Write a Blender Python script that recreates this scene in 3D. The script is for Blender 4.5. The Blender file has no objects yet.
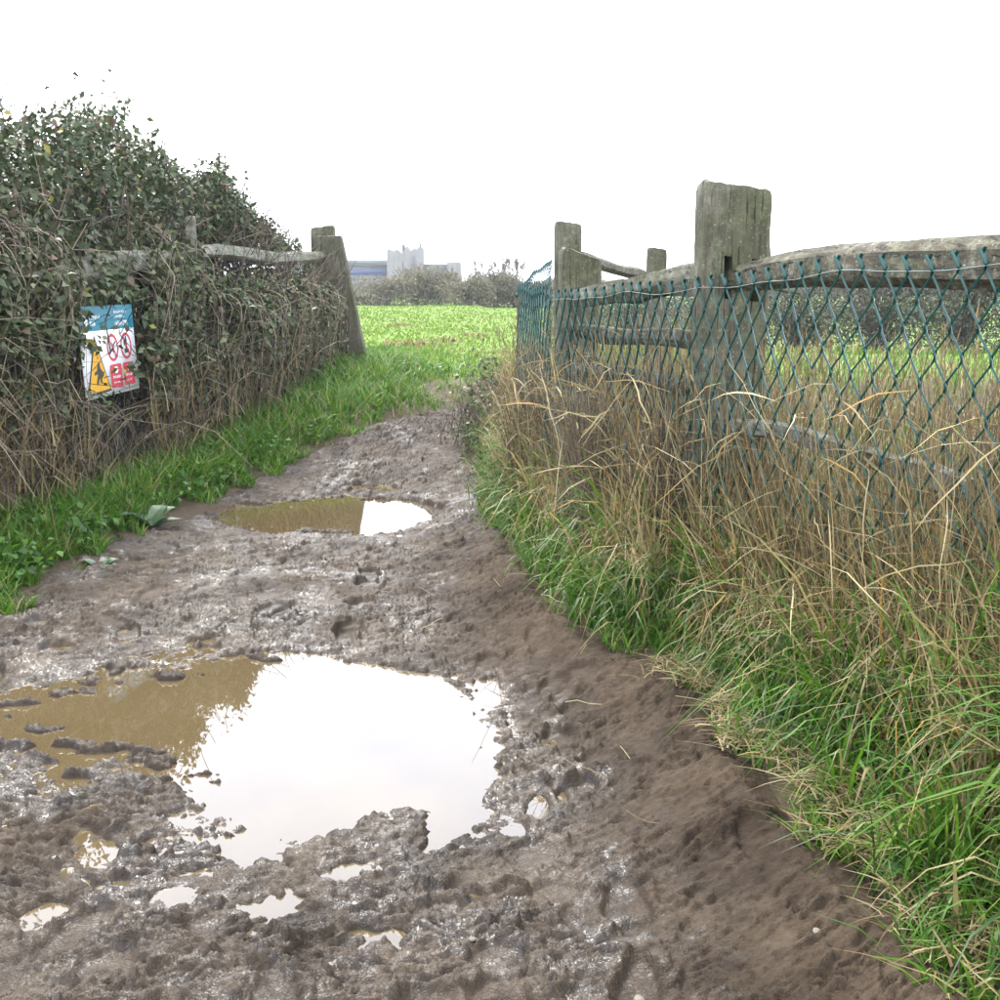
import bpy, math, random
import numpy as np
from math import radians, pi, sin, cos
rng = np.random.default_rng(7)
random.seed(7)
S = bpy.context.scene
COL = S.collection

# ---------------------------------------------------------------- camera, sky, sun, exposure
F = 1150.0
H = 1.35
PITCH = math.atan(213.0 / F)
cam_d = bpy.data.cameras.new('camera')
cam = bpy.data.objects.new('camera', cam_d)
COL.objects.link(cam)
cam.location = (0, 0, H)
cam.rotation_euler = (pi / 2 - PITCH, 0, 0)
cam_d.angle = 2 * math.atan(500 / F)
cam_d.clip_start = 0.05
cam_d.clip_end = 3000
S.camera = cam

SUN_EL, SUN_AZ = radians(48), radians(-20)      # azimuth from +Y, towards -X
w = bpy.data.worlds.new('World')
S.world = w
w.use_nodes = True
nt = w.node_tree
nt.nodes.clear()
N = nt.nodes.new
L = nt.links.new
out = N('ShaderNodeOutputWorld')
bg = N('ShaderNodeBackground')
sky = N('ShaderNodeTexSky')
sky.sky_type = 'NISHITA'
sky.sun_disc = False
sky.sun_elevation = SUN_EL
sky.sun_rotation = SUN_AZ
sky.dust_density = 4.0
tc = N('ShaderNodeTexCoord')
mp = N('ShaderNodeMapping')
mp.inputs['Scale'].default_value = (1.0, 1.0, 2.6)
cl = N('ShaderNodeTexNoise')
cl.inputs['Scale'].default_value = 2.6
cl.inputs['Detail'].default_value = 6
cl.inputs['Roughness'].default_value = 0.55
cr = N('ShaderNodeValToRGB')
cr.color_ramp.elements[0].position = 0.36
cr.color_ramp.elements[0].color = (6.0, 6.9, 8.9, 1)
cr.color_ramp.elements[1].position = 0.66
cr.color_ramp.elements[1].color = (9.5, 9.5, 9.7, 1)
mx = N('ShaderNodeMix')
mx.data_type = 'RGBA'
mx.inputs[0].default_value = 0.93
L(tc.outputs['Generated'], mp.inputs[0])
L(mp.outputs[0], cl.inputs['Vector'])
L(cl.outputs[0], cr.inputs[0])
L(sky.outputs[0], mx.inputs[6])
L(cr.outputs[0], mx.inputs[7])
L(mx.outputs[2], bg.inputs[0])
bg.inputs[1].default_value = 0.12
L(bg.outputs[0], out.inputs[0])

sd = bpy.data.lights.new('sun', 'SUN')
sd.energy = 1.5
sd.angle = radians(14)
sd.color = (1.0, 0.95, 0.86)
sun = bpy.data.objects.new('sun', sd)
COL.objects.link(sun)
sun.rotation_euler = (pi / 2 - SUN_EL, 0, pi - SUN_AZ)   # shines from ahead and slightly left
sun.rotation_euler = (-(pi / 2 - SUN_EL), 0, -SUN_AZ)
S.view_settings.view_transform = 'Standard'
S.view_settings.look = 'None'
S.view_settings.gamma = 1.0
S.view_settings.use_curve_mapping = False
S.view_settings.exposure = 2.35
S.cycles.max_bounces = 6
S.cycles.transparent_max_bounces = 8
S.cycles.use_denoising = True

# ---------------------------------------------------------------- measuring helpers
def at_y(u, v, Y):
    a, b = (u - 500) / F, -(v - 500) / F
    dy = cos(PITCH) + b * sin(PITCH)
    dz = -sin(PITCH) + b * cos(PITCH)
    t = Y / dy
    return np.array([a * t, Y, H + dz * t])

def at_z(u, v, z):
    a, b = (u - 500) / F, -(v - 500) / F
    dy = cos(PITCH) + b * sin(PITCH)
    dz = -sin(PITCH) + b * cos(PITCH)
    t = (z - H) / dz
    return np.array([a * t, dy * t, z])

def sstep(a, b, x):
    t = np.clip((np.asarray(x, float) - a) / (b - a), 0, 1)
    return t * t * (3 - 2 * t)

# ---------------------------------------------------------------- noise
def _h(ix, iy, iz, seed):
    n = (ix.astype(np.int64) * 374761393 + iy.astype(np.int64) * 668265263 + iz * 1274126177 + seed * 974634777) & 0xffffffff
    n = ((n ^ (n >> 13)) * 1274126177) & 0xffffffff
    return (n ^ (n >> 16)) & 0xffffffff

def perlin(x, y, seed=0):
    x = np.asarray(x, float); y = np.asarray(y, float)
    ix = np.floor(x).astype(np.int64); iy = np.floor(y).astype(np.int64)
    fx = x - ix; fy = y - iy
    u = fx ** 3 * (fx * (fx * 6 - 15) + 10); v = fy ** 3 * (fy * (fy * 6 - 15) + 10)
    def g(dx, dy):
        a = _h(ix + dx, iy + dy, 0, seed) * (2 * pi / 4294967296.0)
        return np.cos(a) * (fx - dx) + np.sin(a) * (fy - dy)
    a = g(0, 0); b = g(1, 0); c = g(0, 1); d = g(1, 1)
    return ((a + (b - a) * u) * (1 - v) + (c + (d - c) * u) * v) * 1.5

def fbm(x, y, o=4, seed=0, gain=.5):
    r = 0; a = 1; s = 0
    for k in range(o):
        r = r + a * perlin(x * 2 ** k + 13.1 * k, y * 2 ** k - 7.7 * k, seed + k)
        s += a; a *= gain
    return r / s

def plates(x, y, seed=0, tilt=1.0):
    """broken tilted plates: each cell has its own height and slope; returns height, distance to the crack"""
    ix = np.floor(x).astype(np.int64); iy = np.floor(y).astype(np.int64)
    f1 = np.full(x.shape, 9.0); f2 = f1.copy(); hh = np.zeros(x.shape)
    for dx in (-1, 0, 1):
        for dy in (-1, 0, 1):
            h = _h(ix + dx, iy + dy, 3, seed); h2 = _h(ix + dx, iy + dy, 5, seed + 1)
            ox = ix + dx + (h & 0xffff) / 65536.0 - x
            oy = iy + dy + ((h >> 16) & 0xffff) / 65536.0 - y
            d = np.hypot(ox, oy)
            nf = d < f1
            f2 = np.where(nf, f1, np.minimum(f2, d))
            v = (h % 1009) / 1009.0 - .5 + tilt * (ox * ((h2 & 0xffff) / 32768.0 - 1) + oy * ((h2 >> 16) / 32768.0 - 1))
            hh = np.where(nf, v, hh)
            f1 = np.where(nf, d, f1)
    return hh * sstep(0, .16, f2 - f1) - .35 * sstep(.12, 0, f2 - f1), f2 - f1

def worley(x, y, seed=0):
    ix = np.floor(x).astype(np.int64); iy = np.floor(y).astype(np.int64)
    f1 = np.full(x.shape, 9.0); f2 = f1.copy(); hid = np.zeros(x.shape)
    for dx in (-1, 0, 1):
        for dy in (-1, 0, 1):
            h = _h(ix + dx, iy + dy, 3, seed)
            px = ix + dx + (h & 0xffff) / 65536.0
            py = iy + dy + ((h >> 16) & 0xffff) / 65536.0
            d = np.hypot(px - x, py - y)
            nf = d < f1
            f2 = np.where(nf, f1, np.minimum(f2, d))
            hid = np.where(nf, (h % 1009) / 1009.0, hid)
            f1 = np.where(nf, d, f1)
    return f1, f2, hid

# ---------------------------------------------------------------- ground shape
LEFT_PX = [(22, 592), (60, 566), (110, 540), (150, 524), (200, 502), (250, 480), (300, 453), (340, 435), (380, 418), (425, 406)]
RIGHT_PX = [(960, 1010), (915, 960), (880, 905), (810, 825), (745, 745), (705, 702), (645, 658), (592, 636), (560, 610), (522, 562), (492, 522), (478, 470), (470, 440), (478, 408)]
def rise(y):
    return .42 * sstep(7.2, 12.0, y)
def edge(px, zb):
    pts = []
    for u, v in px:
        z = zb
        for _ in range(30):
            p = at_z(u, v, z)
            z = .6 * z + .4 * (zb + float(rise(p[1])))
        pts.append((p[1], p[0]))
    pts.sort()
    return np.array(pts)
EL = edge(LEFT_PX, .07)
ER = edge(RIGHT_PX, .10)
def El(y): return np.interp(y, EL[:, 0], EL[:, 1]) - np.clip(EL[0, 0] - y, 0, 9) * .02
def Er(y): return np.interp(y, ER[:, 0], ER[:, 1])
YEND = 10.0
# right fence line (world X of the wire at depth Y)
def fence_x(y): return 1.095 - .304 * (np.asarray(y, float) - 2.8)
def lfence_x(y): return -2.80 + .157 * (np.asarray(y, float) - 5.5)

def G(x, y):
    x = np.asarray(x, float); y = np.asarray(y, float)
    z = rise(y)
    z = z + .13 * sstep(-.55, .12, x - Er(y)) * (1 - sstep(7, 10, y))
    z = z + .10 * sstep(.25, -.35, x - El(y)) * 1.0
    z = z + .10 * sstep(0, .5, x - Er(y)) * (1 - sstep(7, 10, y))
    z = z - .35 * sstep(1.5, 6, x) * sstep(16, 22, y) * (1 - sstep(40, 60, y))
    far = sstep(12, 20, y)
    z = z + far * .05 * fbm(x * .25, y * .12, 3, 5) + .02 * fbm(x * 1.3, y * 1.3, 3, 6)
    return z

# ---------------------------------------------------------------- mesh helpers
def tag(o, label=None, cat=None, group=None, kind=None):
    if label: o['label'] = label
    if cat: o['category'] = cat
    if group: o['group'] = group
    if kind: o['kind'] = kind
    return o

def link(o, parent=None):
    COL.objects.link(o)
    if parent is not None: o.parent = parent
    return o

def empty(name, loc=(0, 0, 0)):
    o = bpy.data.objects.new(name, None)
    o.location = loc
    o.empty_display_size = .2
    return link(o)

def mesh_np(name, V, faces, mat, tint=None, smooth=False):
    """V Nx3, faces list of int arrays (Mxk)"""
    V = np.asarray(V, np.float32)
    me = bpy.data.meshes.new(name)
    me.vertices.add(len(V))
    me.vertices.foreach_set('co', V.ravel())
    if not isinstance(faces, (list, tuple)): faces = [faces]
    faces = [np.asarray(f, np.int32) for f in faces if len(f)]
    loops = np.concatenate([f.ravel() for f in faces])
    tot = np.concatenate([np.full(len(f), f.shape[1], np.int32) for f in faces])
    st = np.concatenate([[0], np.cumsum(tot)[:-1]]).astype(np.int32)
    me.loops.add(len(loops))
    me.loops.foreach_set('vertex_index', loops)
    me.polygons.add(len(tot))
    me.polygons.foreach_set('loop_start', st)
    if smooth:
        me.polygons.foreach_set('use_smooth', np.ones(len(tot), bool))
    me.update(calc_edges=True)
    if tint is not None:
        a = me.attributes.new('tint', 'FLOAT', 'POINT')
        a.data.foreach_set('value', np.asarray(tint, np.float32).ravel())
    if mat: me.materials.append(mat)
    return me

def obj_np(name, V, faces, mat, parent=None, tint=None, smooth=False, loc=None):
    V = np.asarray(V, float)
    if parent is not None and loc is None:
        V = V - np.array(parent.location)
    me = mesh_np(name, V, faces, mat, tint, smooth)
    o = bpy.data.objects.new(name, me)
    if loc is not None: o.location = loc
    return link(o, parent)

class Bag:
    def __init__(s): s.V = []; s.Q = []; s.T = []; s.t = []; s.n = 0
    def add(s, V, Q=None, T=None, t=None):
        V = np.asarray(V, float).reshape(-1, 3)
        if Q is not None and len(Q): s.Q.append(np.asarray(Q) + s.n)
        if T is not None and len(T): s.T.append(np.asarray(T) + s.n)
        s.V.append(V)
        s.t.append(np.zeros(len(V)) if t is None else np.broadcast_to(np.asarray(t, float).reshape(-1) if np.ndim(t) else float(t), (len(V),)))
        s.n += len(V)
    def build(s, name, mat, parent=None, smooth=False):
        f = []
        if s.Q: f.append(np.concatenate(s.Q))
        if s.T: f.append(np.concatenate(s.T))
        return obj_np(name, np.concatenate(s.V), f, mat, parent, np.concatenate(s.t), smooth)

def ribbons(P, W, side, tint):
    """P [N,K,3] spines, W [N,K] half widths, side [N,3] -> verts, quads, tint"""
    n, k, _ = P.shape
    a = P - side[:, None, :] * W[:, :, None]
    b = P + side[:, None, :] * W[:, :, None]
    V = np.stack([a, b], 2).reshape(-1, 3)
    base = (np.arange(n) * 2 * k)[:, None]
    j = np.arange(k - 1)[None, :] * 2
    q = np.stack([base + j, base + j + 1, base + j + 3, base + j + 2], -1).reshape(-1, 4)
    return V, q, np.repeat(tint, 2 * k)

def tubes(P, R, sides=3, tint=None):
    """P [N,K,3], R [N,K]"""
    n, k, _ = P.shape
    d = np.gradient(P, axis=1)
    d /= np.linalg.norm(d, axis=2, keepdims=True) + 1e-9
    ref = np.where(np.abs(d[..., 2:3]) > .9, np.array([1., 0, 0]), np.array([0, 0, 1.]))
    s = np.cross(d, ref); s /= np.linalg.norm(s, axis=2, keepdims=True) + 1e-9
    t = np.cross(d, s)
    an = np.arange(sides) * 2 * pi / sides
    V = P[:, :, None, :] + R[:, :, None, None] * (s[:, :, None, :] * np.cos(an)[None, None, :, None] + t[:, :, None, :] * np.sin(an)[None, None, :, None])
    V = V.reshape(-1, 3)
    b = (np.arange(n) * k * sides)[:, None, None]
    j = (np.arange(k - 1) * sides)[None, :, None]
    i = np.arange(sides)[None, None, :]; i2 = (i + 1) % sides
    q = np.stack([b + j + i, b + j + i2, b + j + sides + i2, b + j + sides + i], -1).reshape(-1, 4)
    return V, q, (np.zeros(len(V)) if tint is None else np.repeat(tint, k * sides))

def blades(root, az, h, lean, w, tint, segs=4, droop=0.0, facing=None, kink=0):
    """grass blades; lean = horizontal reach / h, droop lowers the tip"""
    n = len(root)
    t = np.linspace(0, 1, segs + 1)[None, :]
    hz = (lean * h)[:, None] * t ** 1.7
    z = h[:, None] * (t - np.asarray(droop).reshape(-1, 1) * t ** 2.6)
    az2 = az[:, None] + kink * (t ** 2) * rng.normal(0, 1, (n, 1))
    P = np.stack([root[:, 0:1] + hz * np.cos(az2), root[:, 1:2] + hz * np.sin(az2), root[:, 2:3] + z], -1)
    W = w[:, None] * (1 - t ** 2.2) * .5 + w[:, None] * .03
    f = az + pi / 2 + rng.normal(0, .5, n) if facing is None else facing
    side = np.stack([np.cos(f), np.sin(f), rng.normal(0, .2, n)], -1)
    return ribbons(P, W, side, tint)

def leaves(P, size, tint, fold=.25, upbias=.5, aspect=.62):
    """folded oval leaves at points"""
    n = len(P)
    d = rng.normal(0, 1, (n, 3)); d[:, 2] -= .35
    d /= np.linalg.norm(d, axis=1, keepdims=True)
    nn = rng.normal(0, 1, (n, 3)); nn[:, 2] = np.abs(nn[:, 2]) + upbias
    s = np.cross(d, nn); s /= np.linalg.norm(s, axis=1, keepdims=True) + 1e-9
    m = np.cross(s, d)
    L_ = size[:, None]
    v0 = P; v3 = P + d * L_ - m * L_ * .12
    lm = P + d * L_ * .42 + s * L_ * aspect * .5 + m * L_ * fold * .4
    rm = P + d * L_ * .42 - s * L_ * aspect * .5 + m * L_ * fold * .4
    mm = P + d * L_ * .5
    V = np.stack([v0, lm, v3, rm, mm], 1).reshape(-1, 3)
    b = (np.arange(n) * 5)[:, None]
    T = np.concatenate([b + np.array([[0, 1, 4]]), b + np.array([[1, 2, 4]]), b + np.array([[2, 3, 4]]), b + np.array([[3, 0, 4]])])
    return V, T, np.repeat(tint, 5)

# ---------------------------------------------------------------- materials
def mat(name):
    m = bpy.data.materials.new(name)
    m.use_nodes = True
    n = m.node_tree.nodes
    return m, m.node_tree, n['Principled BSDF']

def ramp(t, stops, interp='LINEAR'):
    r = t.nodes.new('ShaderNodeValToRGB')
    e = r.color_ramp.elements
    while len(e) > 1: e.remove(e[-1])
    e[0].position = stops[0][0]; e[0].color = (*stops[0][1], 1)
    for p, c in stops[1:]:
        x = e.new(p); x.color = (*c, 1)
    r.color_ramp.interpolation = interp
    return r

def noise(t, scale, detail=4, rough=.6, vec=None, coord='Object', sc=None, dist=0):
    n = t.nodes.new('ShaderNodeTexNoise')
    n.inputs['Scale'].default_value = scale
    n.inputs['Detail'].default_value = detail
    n.inputs['Roughness'].default_value = rough
    n.inputs['Distortion'].default_value = dist
    c = t.nodes.new('ShaderNodeTexCoord')
    src = c.outputs[coord]
    if sc:
        m = t.nodes.new('ShaderNodeMapping'); m.inputs['Scale'].default_value = sc
        t.links.new(src, m.inputs[0]); src = m.outputs[0]
    t.links.new(src, n.inputs['Vector'])
    return n

def bump(t, b, src, strength=.5, dist=.01, prev=None):
    x = t.nodes.new('ShaderNodeBump')
    x.inputs['Strength'].default_value = strength
    x.inputs['Distance'].default_value = dist
    t.links.new(src, x.inputs['Height'])
    if prev is not None: t.links.new(prev.outputs[0], x.inputs['Normal'])
    t.links.new(x.outputs[0], b.inputs['Normal'])
    return x

def mixc(t, fac, a, b, mode='MIX'):
    x = t.nodes.new('ShaderNodeMix'); x.data_type = 'RGBA'; x.blend_type = mode
    for s, val in ((0, fac), (6, a), (7, b)):
        if hasattr(val, 'links'): t.links.new(val, x.inputs[s])
        elif s == 0: x.inputs[s].default_value = val
        else: x.inputs[s].default_value = (*val, 1)
    return x.outputs[2]

def tint_mat(name, stops, rough=.55, trans=.25, spec=.4, mottled=.0):
    m, t, b = mat(name)
    a = t.nodes.new('ShaderNodeAttribute'); a.attribute_name = 'tint'
    r = ramp(t, stops)
    t.links.new(a.outputs['Fac'], r.inputs[0])
    col = r.outputs[0]
    if mottled:
        n = noise(t, 60, 2)
        r2 = ramp(t, [(.3, (1 - mottled,) * 3), (.7, (1, 1, 1))])
        t.links.new(n.outputs[0], r2.inputs[0])
        col = mixc(t, 1.0, col, r2.outputs[0], 'MULTIPLY')
    t.links.new(col, b.inputs['Base Color'])
    b.inputs['Roughness'].default_value = rough
    b.inputs['Specular IOR Level'].default_value = spec
    if trans:
        tr = t.nodes.new('ShaderNodeBsdfTranslucent')
        t.links.new(col, tr.inputs[0])
        ms = t.nodes.new('ShaderNodeMixShader'); ms.inputs[0].default_value = trans
        o = t.nodes['Material Output']
        t.links.new(b.outputs[0], ms.inputs[1]); t.links.new(tr.outputs[0], ms.inputs[2])
        t.links.new(ms.outputs[0], o.inputs[0])
    return m

def plain(name, col, rough=.6, spec=.4, metal=0, var=.25, scale=12):
    m, t, b = mat(name)
    n = noise(t, scale, 5, .65)
    r = ramp(t, [(.3, tuple(c * (1 - var) for c in col)), (.7, tuple(min(1, c * (1 + var * .6)) for c in col))])
    t.links.new(n.outputs[0], r.inputs[0]); t.links.new(r.outputs[0], b.inputs['Base Color'])
    b.inputs['Roughness'].default_value = rough
    b.inputs['Specular IOR Level'].default_value = spec
    b.inputs['Metallic'].default_value = metal
    return m

# mud
def mud_material():
    m, t, b = mat('wet_mud')
    n1 = noise(t, 3.2, 6, .6)
    r1 = ramp(t, [(.32, (.015, .0102, .0064)), (.52, (.031, .0222, .0142)), (.72, (.052, .0385, .0255))])
    t.links.new(n1.outputs[0], r1.inputs[0])
    n2 = noise(t, 45, 5, .65)
    r2 = ramp(t, [(.3, (.62, .60, .58)), (.65, (1.12, 1.1, 1.08))])
    t.links.new(n2.outputs[0], r2.inputs[0])
    c = mixc(t, 1.0, r1.outputs[0], r2.outputs[0], 'MULTIPLY')
    # attribute: how dry the mud is
    a = t.nodes.new('ShaderNodeAttribute'); a.attribute_name = 'tint'
    dry = mixc(t, 1.0, c, (1.50, 1.52, 1.56), 'MULTIPLY')
    c2 = mixc(t, a.outputs['Fac'], c, dry)
    t.links.new(c2, b.inputs['Base Color'])
    n3 = noise(t, 16, 5, .6)
    mr = t.nodes.new('ShaderNodeMapRange')
    mr.inputs[1].default_value = .35; mr.inputs[2].default_value = .68
    mr.inputs[3].default_value = .28; mr.inputs[4].default_value = .46
    t.links.new(n3.outputs[0], mr.inputs[0])
    ad = t.nodes.new('ShaderNodeMath'); ad.operation = 'MULTIPLY_ADD'
    ad.inputs[1].default_value = .55
    t.links.new(a.outputs['Fac'], ad.inputs[0]); t.links.new(mr.outputs[0], ad.inputs[2])
    t.links.new(ad.outputs[0], b.inputs['Roughness'])
    sm = t.nodes.new('ShaderNodeMapRange'); sm.inputs[3].default_value = .34; sm.inputs[4].default_value = .10; sm.inputs[2].default_value = .42
    t.links.new(a.outputs['Fac'], sm.inputs[0]); t.links.new(sm.outputs[0], b.inputs['Specular IOR Level'])
    n4 = noise(t, 130, 4, .6, sc=(1, .6, 1))
    vo = t.nodes.new('ShaderNodeTexVoronoi'); vo.feature = 'DISTANCE_TO_EDGE'; vo.inputs['Scale'].default_value = 62
    tcv = t.nodes.new('ShaderNodeTexCoord'); mpv = t.nodes.new('ShaderNodeMapping'); mpv.inputs['Scale'].default_value = (1, 1.7, 1); mpv.inputs['Rotation'].default_value = (0, 0, -.35)
    nv = noise(t, 30, 3, .6); av = t.nodes.new('ShaderNodeVectorMath'); av.operation = 'MULTIPLY_ADD'; av.inputs[1].default_value = (.05, .05, .05)
    t.links.new(nv.outputs['Color'], av.inputs[0]); t.links.new(tcv.outputs['Object'], mpv.inputs[0]); t.links.new(mpv.outputs[0], av.inputs[2]); t.links.new(av.outputs[0], vo.inputs['Vector'])
    vr = t.nodes.new('ShaderNodeMapRange'); vr.inputs[2].default_value = .16; t.links.new(vo.outputs['Distance'], vr.inputs[0])
    mxv = t.nodes.new('ShaderNodeMath'); mxv.operation = 'MULTIPLY'; t.links.new(vr.outputs[0], mxv.inputs[0]); t.links.new(nv.outputs[0], mxv.inputs[1])
    bp0 = bump(t, b, mxv.outputs[0], .45, .007)
    bp = bump(t, b, n2.outputs[0], .35, .008, bp0)
    bump(t, b, n4.outputs[0], .3, .003, bp)
    return m
M_MUD = mud_material()

def water_material():
    m, t, b = mat('muddy_water')
    n = noise(t, 1.6, 3, .5)
    r = ramp(t, [(.3, (.062, .044, .020)), (.7, (.074, .054, .027))])
    t.links.new(n.outputs[0], r.inputs[0]); t.links.new(r.outputs[0], b.inputs['Base Color'])
    b.inputs['Roughness'].default_value = .015
    b.inputs['IOR'].default_value = 1.62
    n2 = noise(t, 14, 2, .5, sc=(1, .35, 1))
    bump(t, b, n2.outputs[0], .05, .002)
    return m
M_WATER = water_material()

def ground_material():
    m, t, b = mat('meadow_grass_ground')
    n1 = noise(t, .5, 5, .65, sc=(1, 1, 1))
    r1 = ramp(t, [(.28, (.105, .115, .034)), (.42, (.088, .138, .018)), (.6, (.100, .170, .018)), (.78, (.150, .170, .045))])
    t.links.new(n1.outputs[0], r1.inputs[0])
    n2 = noise(t, 9, 5, .7)
    r2 = ramp(t, [(.3, (.55, .6, .5)), (.6, (1.1, 1.1, 1.0))])
    t.links.new(n2.outputs[0], r2.inputs[0])
    c = mixc(t, 1.0, r1.outputs[0], r2.outputs[0], 'MULTIPLY')
    # earth near the path
    a = t.nodes.new('ShaderNodeAttribute'); a.attribute_name = 'tint'
    c2 = mixc(t, a.outputs['Fac'], c, (.050, .036, .022))
    t.links.new(c2, b.inputs['Base Color'])
    b.inputs['Roughness'].default_value = .9
    b.inputs['Specular IOR Level'].default_value = .15
    bump(t, b, n2.outputs[0], .8, .05)
    return m
M_GROUND = ground_material()

def wood_material(name, c0, c1, lich, amt=.5, axis='z'):
    m, t, b = mat(name)
    sc = {'z': (14, 14, 1.1), 'y': (14, 1.1, 14), 'x': (1.1, 14, 14)}[axis]
    g = noise(t, 3.0, 8, .65, sc=sc, dist=.6)
    r = ramp(t, [(.25, c0), (.5, tuple((a + c) / 2 for a, c in zip(c0, c1))), (.72, c1)])
    t.links.new(g.outputs[0], r.inputs[0])
    n = noise(t, 22, 6, .7)
    k = ramp(t, [(.60 - .2 * amt, (0, 0, 0)), (.72 - .1 * amt, (1, 1, 1))])
    t.links.new(n.outputs[0], k.inputs[0])
    c = mixc(t, k.outputs[0], r.outputs[0], lich)
    ck = noise(t, 7, 6, .7, sc={'z': (9, 9, .35), 'y': (9, .35, 9), 'x': (.35, 9, 9)}[axis], dist=.3)
    kk = ramp(t, [(.34, (.25, .23, .2)), (.42, (1, 1, 1))])
    t.links.new(ck.outputs[0], kk.inputs[0])
    c = mixc(t, 1.0, c, kk.outputs[0], 'MULTIPLY')
    sp = noise(t, 85, 3, .6)
    ks = ramp(t, [(.62, (0, 0, 0)), (.68, (.8, .8, .8))])
    t.links.new(sp.outputs[0], ks.inputs[0])
    c = mixc(t, ks.outputs[0], c, tuple(q * 1.7 for q in lich))
    n3 = noise(t, 5, 3, .5)
    k3 = ramp(t, [(.4, (.62, .66, .5)), (.62, (1, 1, 1))])
    t.links.new(n3.outputs[0], k3.inputs[0])
    c = mixc(t, 1.0, c, k3.outputs[0], 'MULTIPLY')
    t.links.new(c, b.inputs['Base Color'])
    b.inputs['Roughness'].default_value = .85
    b.inputs['Specular IOR Level'].default_value = .25
    bp = bump(t, b, g.outputs[0], .7, .012)
    bp = bump(t, b, n.outputs[0], .4, .006, bp)
    bump(t, b, kk.outputs[0], .8, .01, bp)
    return m
M_POST = wood_material('weathered_post_wood', (.034, .030, .020), (.125, .115, .082), (.135, .142, .092), .55)
M_RAIL = wood_material('weathered_rail_wood', (.022, .018, .012), (.100, .086, .060), (.16, .155, .11), .55, 'y')
M_PALE = wood_material('pale_rail_wood', (.050, .044, .032), (.15, .14, .11), (.19, .195, .155), .6, 'y')
M_BOARD = wood_material('stile_board_wood', (.055, .050, .034), (.115, .106, .078), (.12, .122, .085), .3)

M_WIRE = plain('green_plastic_wire', (.002, .044, .034), .42, .38, 0, .3, 40)
M_TENS = plain('galvanised_wire', (.05, .10, .09), .6, .35, 0, .6, 9)
M_LEAF = tint_mat('bramble_leaves', [(0, (.022, .034, .014)), (.35, (.042, .060, .022)), (.6, (.068, .086, .034)), (.78, (.105, .112, .045)), (.86, (.12, .095, .060)), (.94, (.085, .058, .038)), (.97, (.12, .055, .035)), (1, (.17, .16, .03))], .58, .15, .3)
M_TWIG = tint_mat('hedge_stems', [(0, (.030, .021, .018)), (.4, (.060, .044, .032)), (.75, (.125, .098, .062)), (1, (.21, .175, .115))], .7, 0, .3)
M_STRAW = tint_mat('dead_grass', [(0, (.040, .027, .012)), (.3, (.125, .086, .037)), (.6, (.23, .178, .082)), (.9, (.35, .30, .165)), (1, (.32, .18, .04))], .7, .25, .25)
M_GREEN = tint_mat('fresh_grass', [(0, (.014, .044, .004)), (.4, (.040, .110, .007)), (.75, (.080, .175, .012)), (.92, (.15, .185, .030)), (1, (.24, .20, .08))], .5, .35, .3)
M_BROAD = tint_mat('broad_leaves', [(0, (.018, .050, .016)), (1, (.045, .085, .032))], .45, .25, .5)
M_FIELD = tint_mat('meadow_tufts', [(0, (.060, .100, .014)), (.5, (.100, .172, .018)), (.85, (.140, .200, .028)), (1, (.18, .165, .065))], .7, .3, .15)

# ---------------------------------------------------------------- the ground sheet
def path_mask(x, y):
    n = .10 * fbm(x * 2.2, y * 2.2, 3, 77) + .05 * fbm(x * 8, y * 8, 2, 78)
    m = sstep(-.10, .16, x - El(y) + n) * sstep(-.06, .12, Er(y) - x + n)
    return m * (1 - sstep(YEND - .6, YEND + .5, y + n * 6))

def build_ground():
    ys = np.concatenate([np.arange(-6, 1, .5), np.arange(1, 14, .10), 14 * 1.02 ** np.arange(1, 200)])
    xs0 = np.concatenate([-(3.4 * 1.06 ** np.arange(80, 0, -1)), np.arange(-3.4, 3.4, .10), 3.4 * 1.06 ** np.arange(1, 81)])
    X, Y = np.meshgrid(xs0, ys)
    Z = G(X, Y)
    mk = path_mask(X, Y)
    Z = Z - .16 * sstep(0.72, 1.0, mk)
    near = (1 - sstep(20, 60, Y)) * (1 - sstep(8, 14, np.abs(X)))
    Z += .02 * fbm(X * 5, Y * 5, 3, 12) * near * (1 - mk)
    r, c = X.shape
    i = np.arange(r * c).reshape(r, c)
    Q = np.stack([i[:-1, :-1], i[:-1, 1:], i[1:, 1:], i[1:, :-1]], -1).reshape(-1, 4)
    dl = sstep(.9, .1, El(Y) - X) * sstep(13, 10.5, Y); dr = sstep(.9, .2, X - Er(Y)) * sstep(12, 10, Y)
    edge_ = np.maximum(dl * (X < 0), dr * (X > -.3))
    edge_ = np.maximum(edge_, sstep(13, 11, Y))
    o = obj_np('meadow_ground', np.stack([X, Y, Z], -1).reshape(-1, 3), Q, M_GROUND, None, np.clip(edge_, 0, 1).ravel(), True)
    tag(o, 'green meadow ground running from the path out to the far hedge', kind='structure')
build_ground()

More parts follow.
